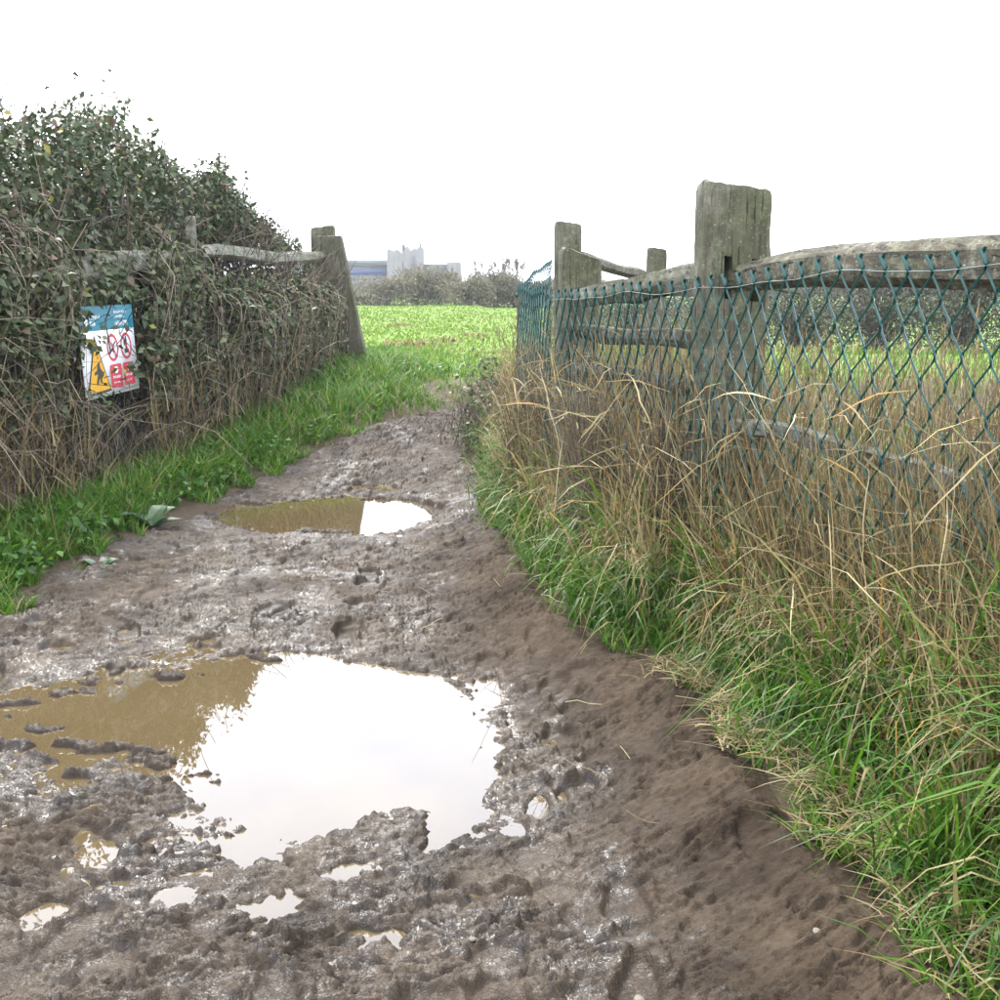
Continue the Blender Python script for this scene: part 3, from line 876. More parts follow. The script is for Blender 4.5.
# ---------------------------------------------------------------- the warning sign
def sign():
    TL = at_y(76, 307, 6.72); TR = at_y(131, 304, 7.45)
    BL = at_y(87, 401, 6.72); BR = at_y(139.5, 388, 7.45)
    TL, TR, BL, BR = [np.array(q) for q in (TL, TR, BL, BR)]
    nrm = np.cross(TR - TL, BL - TL); nrm /= np.linalg.norm(nrm)
    if np.dot(nrm, np.array([0, 0, H]) - TL) < 0: nrm = -nrm
    def pt(s, t, lift):   # s 0..1 left-right, t 0..1 top-bottom
        return (TL * (1 - s) + TR * s) * (1 - t) + (BL * (1 - s) + BR * s) * t + nrm * lift
    root = empty('warning_sign', tuple(BL))
    tag(root, 'white safety sign with teal header, yellow triangle and red squares on the left hedge', 'sign')
    white = plain('sign_white', (.74, .75, .74), .4, .5, 0, .06); teal = plain('sign_teal', (.002, .14, .19), .4, .5, 0, .12)
    red = plain('sign_red', (.42, .028, .045), .4, .5, 0, .1); yel = plain('sign_yellow', (.50, .26, .003), .4, .5, 0, .1)
    blk = plain('sign_black', (.012, .012, .014), .5, .5, 0, .1)
    # panel with thickness
    c = [pt(0, 0, 0), pt(1, 0, 0), pt(1, 1, 0), pt(0, 1, 0)] + [pt(0, 0, -.006), pt(1, 0, -.006), pt(1, 1, -.006), pt(0, 1, -.006)]
    obj_np('panel', c, np.array([[0, 3, 2, 1], [4, 5, 6, 7], [0, 1, 5, 4], [1, 2, 6, 5], [2, 3, 7, 6], [3, 0, 4, 7]]), white, root)
    def poly(name, pts, lift, m, parent=root):
        V = [pt(s, t, lift) for s, t in pts]
        me = bpy.data.meshes.new(name); me.from_pydata([tuple(v_ - np.array(root.location)) for v_ in V], [], [tuple(range(len(V)))])
        me.materials.append(m); o = bpy.data.objects.new(name, me); return link(o, parent)
    def multi(name, polys, lift, m):
        V = []; Fc = []
        for pl in polys:
            Fc.append(tuple(range(len(V), len(V) + len(pl)))); V += [tuple(pt(s, t, lift) - np.array(root.location)) for s, t in pl]
        me = bpy.data.meshes.new(name); me.from_pydata(V, [], Fc); me.materials.append(m)
        return link(bpy.data.objects.new(name, me), root)
    rect = lambda a, b, c_, d: [(a, b), (c_, b), (c_, d), (a, d)]
    poly('header', rect(0, 0, 1, .27), .0015, teal)
    # emblem: shield shape
    poly('emblem', [(.09, .07), (.15, .06), (.16, .14), (.14, .20), (.115, .23), (.09, .15)], .003, white)
    rr = random.Random(3)
    def words_(x0, x1, y0, y1, seed):
        rq = random.Random(seed); o = []; x = x0
        while x < x1:
            wd = rq.uniform(.012, .02)
            o += [rect(x, y0 + (y1 - y0) * rq.choice((0, .0, .3)), x + wd * .45, y1), rect(x, y0 + (y1 - y0) * rq.choice((.0, .35, .7)), x + wd, y0 + (y1 - y0) * rq.choice((.5, .9)))]
            x += wd + .008
        return o
    multi('header_lettering', words_(.19, .36, .10, .145, 1) + words_(.19, .28, .165, .215, 2) + words_(.64, .86, .065, .095, 3) + words_(.64, .82, .115, .145, 4) + words_(.64, .88, .18, .235, 5), .003, white)
    tri = lambda cx, cy, w_, h_: [(cx, cy - h_ / 2), (cx + w_ / 2, cy + h_ / 2), (cx - w_ / 2, cy + h_ / 2)]
    def band(ptsf, n, a0=0, a1=2 * pi):
        return n
    # triangle: black edge, yellow field
    poly('warning_triangle', [(.24, .31), (.455, .95), (.02, .97)], .0015, blk)
    poly('warning_field', [(.24, .37), (.43, .925), (.05, .94)], .003, yel)
    poly('warning_symbol', [(.24, .62), (.27, .62), (.285, .68), (.33, .74), (.31, .76), (.28, .73), (.30, .85), (.27, .85), (.255, .78), (.22, .86), (.19, .85), (.23, .74), (.17, .75), (.17, .72), (.22, .70)], .0045, blk)
    def ring(cx, cy, rx, ry, th, name):
        n = 28; V = []; Fc = []
        for i in range(n):
            a = 2 * pi * i / n
            V.append(pt(cx + rx * cos(a), cy + ry * sin(a), .0015) - np.array(root.location))
            V.append(pt(cx + (rx - th) * cos(a), cy + (ry - th * 1.5) * sin(a), .0015) - np.array(root.location))
        for i in range(n):
            j = (i + 1) % n; Fc.append((2 * i, 2 * j, 2 * j + 1, 2 * i + 1))
        k = len(V)
        for s_, t_ in ((-.62, -.75), (-.50, -.82), (.62, .75), (.50, .82)):
            V.append(pt(cx + rx * s_, cy + ry * t_, .0045) - np.array(root.location))
        Fc.append((k, k + 1, k + 2, k + 3))
        me = bpy.data.meshes.new(name); me.from_pydata([tuple(q) for q in V], [], Fc); me.materials.append(red)
        link(bpy.data.objects.new(name, me), root)
    for cx, kind in ((.555, 0), (.815, 1)):
        ring(cx, .475, .105, .155, .022, 'prohibition_ring')
        if kind == 0:
            multi('prohibition_symbol', [[(.52, .50), (.60, .40), (.61, .42), (.535, .52)], [(.53, .43), (.55, .42), (.58, .53), (.56, .54)]], .003, blk)
        else:
            multi('prohibition_symbol', [[(.80, .37), (.825, .36), (.835, .50), (.86, .52), (.86, .55), (.78, .56), (.775, .51), (.805, .50)], [(.77, .42), (.79, .41), (.80, .46), (.78, .47)]], .003, blk)
    def rrect(a, b, c_, d, r_=.02):
        o = []
        for cx, cy, a0 in ((c_ - r_, b + r_ * 1.5, -90), (c_ - r_, d - r_ * 1.5, 0), (a + r_, d - r_ * 1.5, 90), (a + r_, b + r_ * 1.5, 180)):
            for k in range(4):
                g = radians(a0 + 30 * k); o.append((cx + r_ * cos(g), cy + r_ * 1.5 * sin(g)))
        return o
    for a, c_ in ((.465, .685), (.715, .925)):
        poly('notice_square', rrect(a, .665, c_, .93), .0015, red)
        multi('notice_lettering', words_(a + .04, c_ - .03, .795, .825, int(a * 100)) + words_(a + .05, c_ - .06, .86, .88, int(a * 90)), .003, white)
        poly('notice_symbol', [(a + .07, .70), (a + .13, .69), (a + .15, .74), (a + .12, .77), (a + .08, .76)], .003, white)
sign()

# ---------------------------------------------------------------- hedge on the left: brambles, stems, ivy
def hedge_top(y):  # height of the growth above the datum along the fence
    return np.interp(y, [3.2, 5.0, 6.2, 7.4, 8.6, 9.8, 11.0, 12.2], [2.45, 2.42, 2.40, 2.30, 2.22, 2.12, 1.86, 1.72])

def stem_paths(n, y0, y1, xo, lo, hi, reach, zroot=None, curl=.5, K=7, out=0.0, zt=None):
    y = rng.uniform(y0, y1, n)
    x = lfence_x(y) + rng.uniform(xo[0], xo[1], n)
    z = G(x, y) if zroot is None else zroot(n)
    h = rng.uniform(lo, hi, n)
    az = rng.uniform(0, 2 * pi, n)
    t = np.linspace(0, 1, K)[None]
    r = rng.uniform(.1, 1, n) * reach
    cr_ = rng.uniform(.3, 1.2, n) * curl
    P = np.stack([x[:, None] + np.cos(az)[:, None] * r[:, None] * t ** 1.4 + out * t ** 2 + .03 * rng.normal(0, 1, (n, K)),
                  y[:, None] + np.sin(az)[:, None] * r[:, None] * t ** 1.4 + .03 * rng.normal(0, 1, (n, K)),
                  z[:, None] + h[:, None] * (t * (1 + cr_[:, None]) - cr_[:, None] * t ** 2.2) + .015 * rng.normal(0, 1, (n, K))], -1)
    return P

def hedge_front(y, z):
    # how far the growth bulges over the path side of the fence
    b = .10 + .16 * fbm(y * 1.1, z * 1.3, 3, 5) + .10 * sstep(.5, .9, z) * sstep(1.5, 1.1, z)
    b = b + .08
    b = b * np.where(y < 8.6, sstep(1.85, 1.35, z), sstep(1.6, 1.35, z)) - .06 * sstep(1.3, 1.5, z) * (y > 8.6)
    return b * np.interp(y, [4, 10.5, 12.2], [1, 1, .3])

OUT_U = [-400, 0, 22, 60, 100, 130, 160, 200, 225, 258, 290, 312, 322]
OUT_V = [106, 112, 114, 118, 108, 114, 144, 174, 164, 204, 236, 256, 272]
def crest(x, y):
    """height of the top of the growth at a place on the ground"""
    u = 500 + F * x / (y * .99)
    v = np.interp(u, OUT_U, OUT_V)
    return 1.35 + (287 - v) / F * y * .99

def hedge_points(n, y0, y1, zlo, zhi_f, depth, seed, thr=-.05):
    """points in the hedge volume, thicker near its skin, broken into clumps"""
    P = []
    tot = 0
    while tot < n:
        m = n * 3
        y = rng.uniform(y0, y1, m)
        z = rng.uniform(0, 1, m) * (zhi_f(y) - zlo) + zlo
        fr = hedge_front(y, z)
        q = rng.uniform(0, 1, m) ** 1.5 * depth
        x = lfence_x(y) + fr - q
        c = fbm(y * 3.1 + x * 2.3, z * 3.3 - x * 1.9, 3, seed)
        top = np.minimum(zhi_f(y), crest(x, y)) - z
        ed = .30 * fbm(y * 2.6, x * 2.6, 3, seed + 7) + .06
        keep = (c > thr + rng.normal(0, .10, m)) & (top > ed * sstep(.9, .2, top)) & (rng.uniform(0, 1, m) < .25 + .75 * sstep(0, .26, top))
        s = np.stack([x, y, z], -1)[keep]
        P.append(s); tot += len(s)
    P = np.concatenate(P)[:n]
    return P

SGNC = at_y(110, 352, 6.4)
def clear_sign(P, rad=.30, keep=.06):
    """leaves do not stand between the camera and most of the sign"""
    d = P - np.array([0, 0, H])
    yy = d[:, 1] * cos(PITCH) - d[:, 2] * sin(PITCH); zz = d[:, 1] * sin(PITCH) + d[:, 2] * cos(PITCH)
    u = 500 + F * d[:, 0] / yy; v = 500 - F * zz / yy
    front = (P[:, 0] > lfence_x(P[:, 1]) - .02) | (P[:, 1] < 7.5)
    inside = (u > 84) & (u < 148) & (v > 300) & (v < 402) & (P[:, 1] < 7.9)
    lowleft = (u < 104) & (v > 338)
    kp = np.where(lowleft, .5, keep)
    return ~(inside & (rng.uniform(0, 1, len(P)) > kp))

def leafy(name, label, n, y0, y1, zlo, top, depth, seed, size, tr, parent_loc, thr=-.05, stems=300, extra_mid=None):
    root = empty(name, parent_loc)
    tag(root, label, 'hedge' if 'hedge' in name else 'shrub')
    P = hedge_points(n, y0, y1, zlo, top, depth, seed, thr)
    P = P[clear_sign(P)]
    t = np.clip(rng.beta(2, 3, len(P)) * (tr[1] - tr[0]) + tr[0] + .25 * fbm(P[:, 1] * 2, P[:, 2] * 2, 2, seed + 2), 0, 1)
    sp = rng.uniform(0, 1, len(P)); t = np.where(sp < .12, rng.uniform(.82, .97, len(P)), t); t = np.where(sp > .99, 1.0, t)
    V, T, tt = leaves(P, size[0] + (size[1] - size[0]) * rng.beta(1.3, 2.1, len(P)) * 1.65, t)
    b = Bag(); b.add(V, T=T, t=tt)
    o = b.build('foliage', M_LEAF, root); o['kind'] = 'stuff'
    sb = Bag()
    S_ = stem_paths(stems, y0, y1, (-depth * .75, .1), .8, 1.0, .55)
    S_[:, :, 2] = G(S_[:, 0:1, 0], S_[:, 0:1, 1]) + (S_[:, :, 2] - S_[:, 0:1, 2]) * (np.minimum(top(S_[:, 0, 1]), crest(S_[:, 0, 0], S_[:, 0, 1])) - .35)[:, None] / 1.05
    V, Q, tt = tubes(S_, np.linspace(.008, .0025, 7)[None].repeat(stems, 0) * rng.uniform(.6, 1.3, (stems, 1)), 3, rng.uniform(0, .8, stems))
    sb.add(V, Q, t=tt)
    # side twigs
    m = stems * 5
    idx = rng.integers(0, stems, m); j = rng.integers(2, 6, m)
    b0 = S_[idx, j]
    d = rng.normal(0, 1, (m, 3)); d[:, 2] += .5; d /= np.linalg.norm(d, axis=1, keepdims=True)
    ln = rng.uniform(.12, .42, m)[:, None]
    W = np.stack([b0, b0 + d * ln * .5 + rng.normal(0, .02, (m, 3)), b0 + d * ln + rng.normal(0, .04, (m, 3)) - np.array([0, 0, .03])], 1)
    V, Q, tt = tubes(W, np.array([.0032, .0024, .0012])[None].repeat(m, 0), 3, rng.uniform(.1, .9, m))
    sb.add(V, Q, t=tt)
    o = sb.build('stems', M_TWIG, root); o['kind'] = 'stuff'
    return root

leafy('bramble_hedge', 'dense bramble hedge below the rail, dark green leaves tangled with brown stems', 38000, 5.2, 12.1, .50, lambda y: np.interp(y, [5.7, 8.4, 9, 12.2], [1.70, 1.75, 1.50, 1.60]), .55, 3, (.030, .066), (.05, .9), (-2.5, 8.5, .1), stems=420)
leafy('ivy_bush', 'tall dark green bush rising above the rail at the left edge', 38000, 4.6, 10.2, 1.32, lambda y: 2.75 + 0 * y, 1.6, 13, (.028, .062), (.0, .75), (-3.0, 7.0, .1), thr=-.12, stems=620)
leafy('ivy_bush', 'lower thinner bush above the pale rail, tapering towards the stile board', 11000, 9.4, 12.6, 1.60, lambda y: 2.5 + 0 * y, .8, 23, (.028, .058), (.0, .75), (-2.6, 10.0, .3), thr=.02, stems=110)
# sprays of leafy shoots standing out against the sky
def sprays():
    n = 70
    y = rng.uniform(6.0, 12.2, n); x = lfence_x(y) - rng.uniform(.1, .8, n)
    z = crest(x, y) - .25
    K = 6; t = np.linspace(0, 1, K)[None]
    az = rng.uniform(0, 2 * pi, n); ln = rng.uniform(.22, .55, n) * np.interp(y, [5, 9, 11.5], [1, .8, .6]); r = rng.uniform(.05, .3, n)
    P = np.stack([x[:, None] + np.cos(az)[:, None] * r[:, None] * t ** 2, y[:, None] + np.sin(az)[:, None] * r[:, None] * t ** 2, z[:, None] + ln[:, None] * t], -1)
    P[:, 1:] += rng.normal(0, .012, (n, K - 1, 3))
    root = empty('bramble_shoots', (-2.8, 7.5, 2.0))
    tag(root, 'thin leafy shoots sticking up from the hedge top against the white sky', 'shrub')
    V, Q, tt = tubes(P, np.linspace(.0065, .0036, K)[None].repeat(n, 0), 3, rng.uniform(0, .7, n))
    b = Bag(); b.add(V, Q, t=tt); o = b.build('stems', M_TWIG, root); o['kind'] = 'stuff'
    m = 700; i = rng.integers(0, n, m); j = rng.integers(0, K, m)
    L_ = P[i, j] + rng.normal(0, .022, (m, 3))
    V, T, tt = leaves(L_, rng.uniform(.03, .065, m), np.clip(rng.normal(.3, .2, m), 0, .8))
    b = Bag(); b.add(V, T=T, t=tt); o = b.build('foliage', M_LEAF, root); o['kind'] = 'stuff'
sprays()

# dead stems and grass tangled through the front of the left hedge
def left_tangle():
    root = empty('dead_stem_tangle', (-2.1, 6.5, .1))
    tag(root, 'tangle of pale dead stems and dry grass hanging in the lower left hedge', 'dry plants')
    b = Bag()
    n = 1800
    y = 4.6 + 7.6 * rng.beta(.9, 1.8, n)
    x = lfence_x(y) + (hedge_front(y, .8) + .05) * rng.uniform(-1.0, 1.15, n)
    z = G(x, y) + rng.uniform(0, .6, n)
    K = 6; t = np.linspace(0, 1, K)[None]
    ln = rng.uniform(.3, 1.15, n) * np.interp(y, [4.3, 6.5, 12], [1.0, .85, .6])
    az = rng.uniform(0, 2 * pi, n); r = rng.uniform(.05, .9, n) * ln; cu = rng.uniform(0, 1.0, n)
    P = np.stack([x[:, None] + np.cos(az)[:, None] * r[:, None] * t ** 1.5, y[:, None] + np.sin(az)[:, None] * r[:, None] * t ** 1.5 * 1.4, z[:, None] + ln[:, None] * (t - cu[:, None] * t ** 3)], -1)
    P[:, 1:] += rng.normal(0, .016, (n, K - 1, 3))
    mk = np.all([clear_sign(P[:, q_]) for q_ in range(K)], axis=0)
    P = P[mk]; n = len(P)
    V, Q, tt = tubes(P, np.linspace(.0036, .0014, K)[None].repeat(n, 0) * rng.uniform(.5, 1.3, (n, 1)), 3, np.clip(rng.normal(.62, .25, n), 0, 1))
    b.add(V, Q, t=tt)
    o = b.build('stems', M_TWIG, root); o['kind'] = 'stuff'
    n = 1900
    y = 4.6 + 7.6 * rng.beta(.9, 2.2, n); x = lfence_x(y) + (hedge_front(y, .7) + .05) * rng.uniform(-.2, 1.2, n)
    rt = np.stack([x, y, G(x, y) + rng.uniform(0, .5, n)], -1)
    k = clear_sign(rt + np.array([0, 0, .25])) & clear_sign(rt + np.array([0, 0, .5])); rt = rt[k]; n = len(rt)
    V, Q, tt = blades(rt, rng.uniform(0, 2 * pi, n), rng.uniform(.2, .6, n), rng.uniform(.1, .9, n), rng.uniform(.005, .010, n), np.clip(rng.normal(.5, .22, n), 0, 1), 4, rng.uniform(0, .8, n))
    b = Bag(); b.add(V, Q, t=tt); o = b.build('dry_blades', M_STRAW, root); o['kind'] = 'stuff'
left_tangle()
def hanging_stems():
    n = 330; K = 8; t = np.linspace(0, 1, K)[None]
    y = rng.uniform(5.2, 11.8, n); z0 = rng.uniform(.8, 1.0, n) * np.where(y < 8.6, 1.75, 1.42); x = lfence_x(y) + hedge_front(y, z0) * .6 - .05
    ln = rng.uniform(.35, 1.05, n); o_ = rng.uniform(.08, .30, n); dy = rng.normal(0, .35, n)
    P = np.stack([x[:, None] + o_[:, None] * np.sin(t * pi * .75) * 1.1, y[:, None] + dy[:, None] * t, z0[:, None] + ln[:, None] * (.25 * t - 1.15 * t ** 2)], -1)
    P[:, :, 2] = np.maximum(P[:, :, 2], G(P[:, :, 0], P[:, :, 1]) + .02)
    P[:, 1:] += rng.normal(0, .011, (n, K - 1, 3))
    mk = np.all([clear_sign(P[:, q_], keep=.0) for q_ in range(K)], axis=0); P = P[mk]; n = len(P)
    root = empty('hanging_bramble_stems', (-2.3, 8.0, 1.0)); tag(root, 'long pale bramble stems arching down over the face of the left hedge', 'bramble')
    V, Q, tt = tubes(P, np.linspace(.0040, .0018, K)[None].repeat(n, 0), 3, np.clip(rng.normal(.68, .22, n), 0, 1)); b = Bag(); b.add(V, Q, t=tt)
    o = b.build('stems', M_TWIG, root); o['kind'] = 'stuff'
    m = 2600; i = rng.integers(0, n, m); j = rng.integers(1, K, m); L_ = P[i, j] + rng.normal(0, .022, (m, 3))
    L_ = L_[clear_sign(L_)]; m = len(L_)
    V, T, tt = leaves(L_, rng.uniform(.025, .07, m), np.clip(rng.normal(.42, .22, m), 0, .96)); b = Bag(); b.add(V, T=T, t=tt)
    o = b.build('foliage', M_LEAF, root); o['kind'] = 'stuff'
hanging_stems()

# ---------------------------------------------------------------- grass verges
def scatter(n, y0, y1, xf, ybias=1.0):
    y = y0 * (y1 / y0) ** (rng.uniform(0, 1, n) ** ybias)
    s = rng.uniform(0, 1, n)
    return y, s

def left_verge():
    b = Bag()
    n = 34000
    y = 4.2 * (12.6 / 4.2) ** rng.uniform(0, 1, n)
    xe = El(y); xf = lfence_x(y) + .05
    wv = np.maximum(xe - xf, .15)
    s = rng.uniform(-.15, 1.08, n)
    x = xf + wv * s
    cl_ = fbm(x * 4, y * 4, 3, 15)
    keep = (cl_ > -.25 + .35 * sstep(.75, 1.05, s)) & (y > 4.0)
    x, y, s, cl_ = x[keep], y[keep], s[keep], cl_[keep]; n = len(x)
    rt = np.stack([x, y, G(x, y) - .01], -1)
    h = rng.uniform(.08, .24, n) * (1 - .55 * sstep(.55, 1.05, s)) * (1 + .7 * np.clip(cl_, 0, 1))
    t = np.clip(rng.normal(.5, .2, n) + .35 * cl_, 0, .9); t = np.where(rng.uniform(0, 1, n) < .07, 1, t)
    V, Q, tt = blades(rt, rng.uniform(0, 2 * pi, n), h, rng.uniform(.2, 1.1, n), rng.uniform(.005, .009, n) * (1 + .05 * y), t, 3, rng.uniform(0, .5, n))
    b.add(V, Q, t=tt)
    o = b.build('verge_grass', M_GREEN); tag(o, 'bright green grass verge at the foot of the left hedge', 'grass', kind='stuff')
    # low broad weeds
    n = 5000
    y = 4.0 * (9 / 4.0) ** rng.uniform(0, 1, n); s = rng.uniform(0, .95, n)
    xf = lfence_x(y) + .1; x = xf + np.maximum(El(y) - xf, .15) * s
    k = fbm(x * 2.5, y * 2.5, 2, 19) > .0; x, y = x[k], y[k]; n = len(x)
    P = np.stack([x, y, G(x, y) + rng.uniform(.02, .14, n)], -1)
    V, T, tt = leaves(P, rng.uniform(.025, .055, n), rng.uniform(0, .7, n), upbias=2.0, aspect=.8)
    b = Bag(); b.add(V, T=T, t=tt); o = b.build('verge_weeds', M_GREEN); tag(o, 'low leafy weeds growing in the left grass verge', 'weeds', kind='stuff')
left_verge()

def gate_verge():
    # worn grass around the end of the path and both sides of the opening
    b = Bag(); n = 16000
    y = 8.6 * (15.5 / 8.6) ** rng.uniform(0, 1, n); x = rng.uniform(-3.2, 2.4, n)
    mk = path_mask(x, y)
    keep = (mk < .35) & (fbm(x * 3, y * 2, 3, 29) > -.3)
    x, y = x[keep], y[keep]; n = len(x)
    rt = np.stack([x, y, G(x, y) - .01], -1)
    t = np.clip(rng.normal(.62, .2, n), 0, .95)
    dull = sstep(1.4, .2, np.abs(y - 11) + np.abs(x + .5) * .5)
    t = np.where(rng.uniform(0, 1, n) < .06 + .3 * dull, rng.uniform(.93, 1, n), t)
    V, Q, tt = blades(rt, rng.uniform(0, 2 * pi, n), rng.uniform(.05, .14, n) * (1 - .4 * dull), rng.uniform(.2, 1, n), rng.uniform(.008, .014, n), t, 2, rng.uniform(0, .4, n))
    b.add(V, Q, t=tt)
    o = b.build('path_end_grass', M_GREEN); tag(o, 'worn short grass where the mud path meets the meadow', 'grass', kind='stuff')
gate_verge()

def fence_line(y): return np.where(y < 5.6, fence_x(y), np.interp(y, [5.6, 6.9, 9.5], [.243, .12, .25]))
def clumped(nc, per, y0, y1, s0, s1, spread):
    """roots gathered in tussocks: returns x, y, clump id, clump lean azimuth, clump tint, s"""
    cy = y0 * (y1 / y0) ** rng.uniform(0, 1, nc); cs = rng.uniform(s0, s1, nc)
    wv = np.maximum(fence_line(cy) + .30 - Er(cy), .28)
    cx = Er(cy) + wv * cs
    k = np.repeat(np.arange(nc), per)
    n = len(k)
    a = rng.uniform(0, 2 * pi, n); r = np.abs(rng.normal(0, 1, n)) * spread
    x = cx[k] + np.cos(a) * r; y = cy[k] + np.sin(a) * r * 1.2
    return x, y, k, a, cs[k]
def right_verge():
    # short turf along the very edge
    b = Bag(); n = 15000
    y = 1.75 * (9.5 / 1.75) ** rng.uniform(0, 1, n)
    xe = Er(y); s = rng.uniform(-.12, .75, n); wv = np.maximum(fence_line(y) + .35 - xe, .25); x = xe + wv * s
    cl_ = fbm(x * 4, y * 3.5, 3, 25)
    keep = (cl_ > -.2 + .5 * sstep(.10, -.12, s)); x, y, s, cl_ = x[keep], y[keep], s[keep], cl_[keep]; n = len(x)
    t = np.clip(rng.normal(.5, .2, n) + .3 * cl_, 0, .9); t = np.where(rng.uniform(0, 1, n) < .12, 1, t)
    V, Q, tt = blades(np.stack([x, y, G(x, y) - .01], -1), rng.uniform(0, 2 * pi, n), rng.uniform(.05, .15, n), rng.uniform(.3, 1.2, n), rng.uniform(.004, .008, n), t, 3, rng.uniform(0, .5, n))
    b.add(V, Q, t=tt)
    # long arching green tussocks, leaning out over the path
    nc, per = 400, 60
    x, y, k, a, s = clumped(nc, per, 1.8, 9.0, .10, 1.05, .055); n = len(x)
    lean_az = rng.normal(pi + .5, 1.0, nc)[k]
    az = np.where(rng.uniform(0, 1, n) < .4, lean_az + rng.normal(0, .6, n), a)
    hc = rng.uniform(.22, .74, nc)
    h = hc[k] * rng.uniform(.5, 1.12, n) * (.55 + .45 * sstep(.1, .45, s)) * (1 + .35 * sstep(3.4, 2.4, y) * sstep(.25, .6, s))
    tc_ = rng.uniform(.15, .72, nc)
    t = np.clip(tc_[k] + rng.normal(0, .16, n), 0, .92); t = np.where(rng.uniform(0, 1, n) < .12, 1, t)
    V, Q, tt = blades(np.stack([x, y, G(x, y) - .01], -1), az, h, rng.uniform(.06, .70, n), rng.uniform(.0045, .0115, n), t, 5, rng.uniform(.2, 1.25, n), kink=.35)
    b.add(V, Q, t=tt)
    o = b.build('verge_grass', M_GREEN); tag(o, 'long green grass spilling from the foot of the right wire fence', 'grass', kind='stuff')
    b = Bag()
    # straw tussocks: broad bleached blades, drooping to the path
    nc, per = 400, 56
    x, y, k, a, s = clumped(nc, per, 1.9, 8.6, .34, 1.05, .06)
    n = len(x)
    lean_az = rng.normal(pi + .6, .9, nc)[k]
    az = np.where(rng.uniform(0, 1, n) < .5, lean_az + rng.normal(0, .6, n), a)
    hc = rng.uniform(.36, .88, nc) * (.6 + .4 * sstep(.1, .5, np.array([s[k == i].mean() if (k == i).any() else .5 for i in range(nc)])))
    h = hc[k] * rng.uniform(.5, 1.1, n) * (1 + .18 * sstep(.5, .8, s))
    tc_ = rng.uniform(.25, .80, nc)
    t = np.clip(tc_[k] + rng.normal(0, .20, n), 0, .95); t = np.where(rng.uniform(0, 1, n) < .05, 1, t)
    V, Q, tt = blades(np.stack([x, y, G(x, y)], -1), az, h, rng.uniform(.03, .48, n), rng.uniform(.0035, .0085, n), t, 5, rng.uniform(.15, 1.2, n), kink=.4)
    b.add(V, Q, t=tt)
    # a few bent, lying stalks
    n = 650
    y = 1.8 * (7.5 / 1.8) ** rng.uniform(0, 1, n)
    x = fence_line(y) + rng.normal(-.10, .10, n); x = np.maximum(x, Er(y) + .03)
    z = G(x, y) + rng.uniform(.15, .85, n)
    K = 6; tt_ = np.linspace(0, 1, K)[None]
    az = rng.uniform(0, 2 * pi, n); ln = rng.uniform(.2, .7, n); el = rng.normal(.1, .45, n)
    P = np.stack([x[:, None] + np.cos(az)[:, None] * (ln * .5)[:, None] * (tt_ - .5), y[:, None] + np.sin(az)[:, None] * ln[:, None] * (tt_ - .5), z[:, None] + (ln * np.sin(el))[:, None] * (tt_ - .5) + .10 * tt_ * (1 - tt_)], -1)
    P[:, 1:] += rng.normal(0, .004, (n, K - 1, 3))
    W_ = (np.sin(np.linspace(.15, pi, K))[None] * rng.uniform(.0012, .0030, (n, 1)) * np.interp(y, [1.8, 4], [.55, 1.1])[:, None])
    V, Q, tq = ribbons(P, W_, rng.normal(0, .6, (n, 3)), np.clip(rng.normal(.75, .2, n), 0, .98))
    b.add(V, Q, t=tq)
    o = b.build('straw_grass', M_STRAW); tag(o, 'dry straw coloured grass standing through the right wire fence', 'dry grass', kind='stuff')
right_verge()

def tall_stalks():
    # tall seeding stalks in front of and behind the wire, up past the top
    b = Bag(); n = 3800
    y = 1.7 * (11 / 1.7) ** rng.uniform(0, 1, n)
    xf = np.where(y < 5.6, fence_x(y), np.interp(y, [5.6, 6.9, 9.5, 11], [.243, .12, .35, .8]))
    x = xf + np.where(rng.uniform(0, 1, n) < .25, rng.uniform(-.06, .03, n), rng.uniform(.05, 1.6, n))
    K = 6; t = np.linspace(0, 1, K)[None]
    h = rng.uniform(.5, 1.02, n) * np.interp(x - xf, [0, .3, 1.5], [.95, 1, .9])
    az = rng.uniform(0, 2 * pi, n); r = rng.uniform(.02, .35, n) * h
    P = np.stack([x[:, None] + np.cos(az)[:, None] * r[:, None] * t ** 1.6, y[:, None] + np.sin(az)[:, None] * r[:, None] * t ** 1.6, G(x, y)[:, None] + h[:, None] * t], -1)
    P[:, 1:] += rng.normal(0, .008, (n, K - 1, 3))
    V, Q, tt = tubes(P, np.linspace(.0026, .0011, K)[None].repeat(n, 0) * rng.uniform(.7, 1.2, (n, 1)), 3, np.clip(rng.normal(.5, .2, n), 0, .95))
    b.add(V, Q, t=tt)
    # feathery heads on some
    k = rng.uniform(0, 1, n) < .22
    E = P[k, -1]; D = P[k, -1] - P[k, -2]; D /= np.linalg.norm(D, axis=1, keepdims=True) + 1e-9
    for _ in range(7):
        m = len(E); st_ = E - D * rng.uniform(0, .10, (m, 1)); dd = D + rng.normal(0, .25, (m, 3))
        en = st_ + dd * rng.uniform(.02, .05, (m, 1))
        V, Q, tt = ribbons(np.stack([st_, (st_ + en) / 2, en], 1), np.array([.0006, .002, .0004])[None].repeat(m, 0), rng.normal(0, .7, (m, 3)), rng.uniform(.2, .6, m))
        b.add(V, Q, t=tt)
    o = b.build('seeding_stalks', M_STRAW); tag(o, 'tall brown seeding grass stalks rising through and behind the wire fence', 'dry grass', kind='stuff')
tall_stalks()

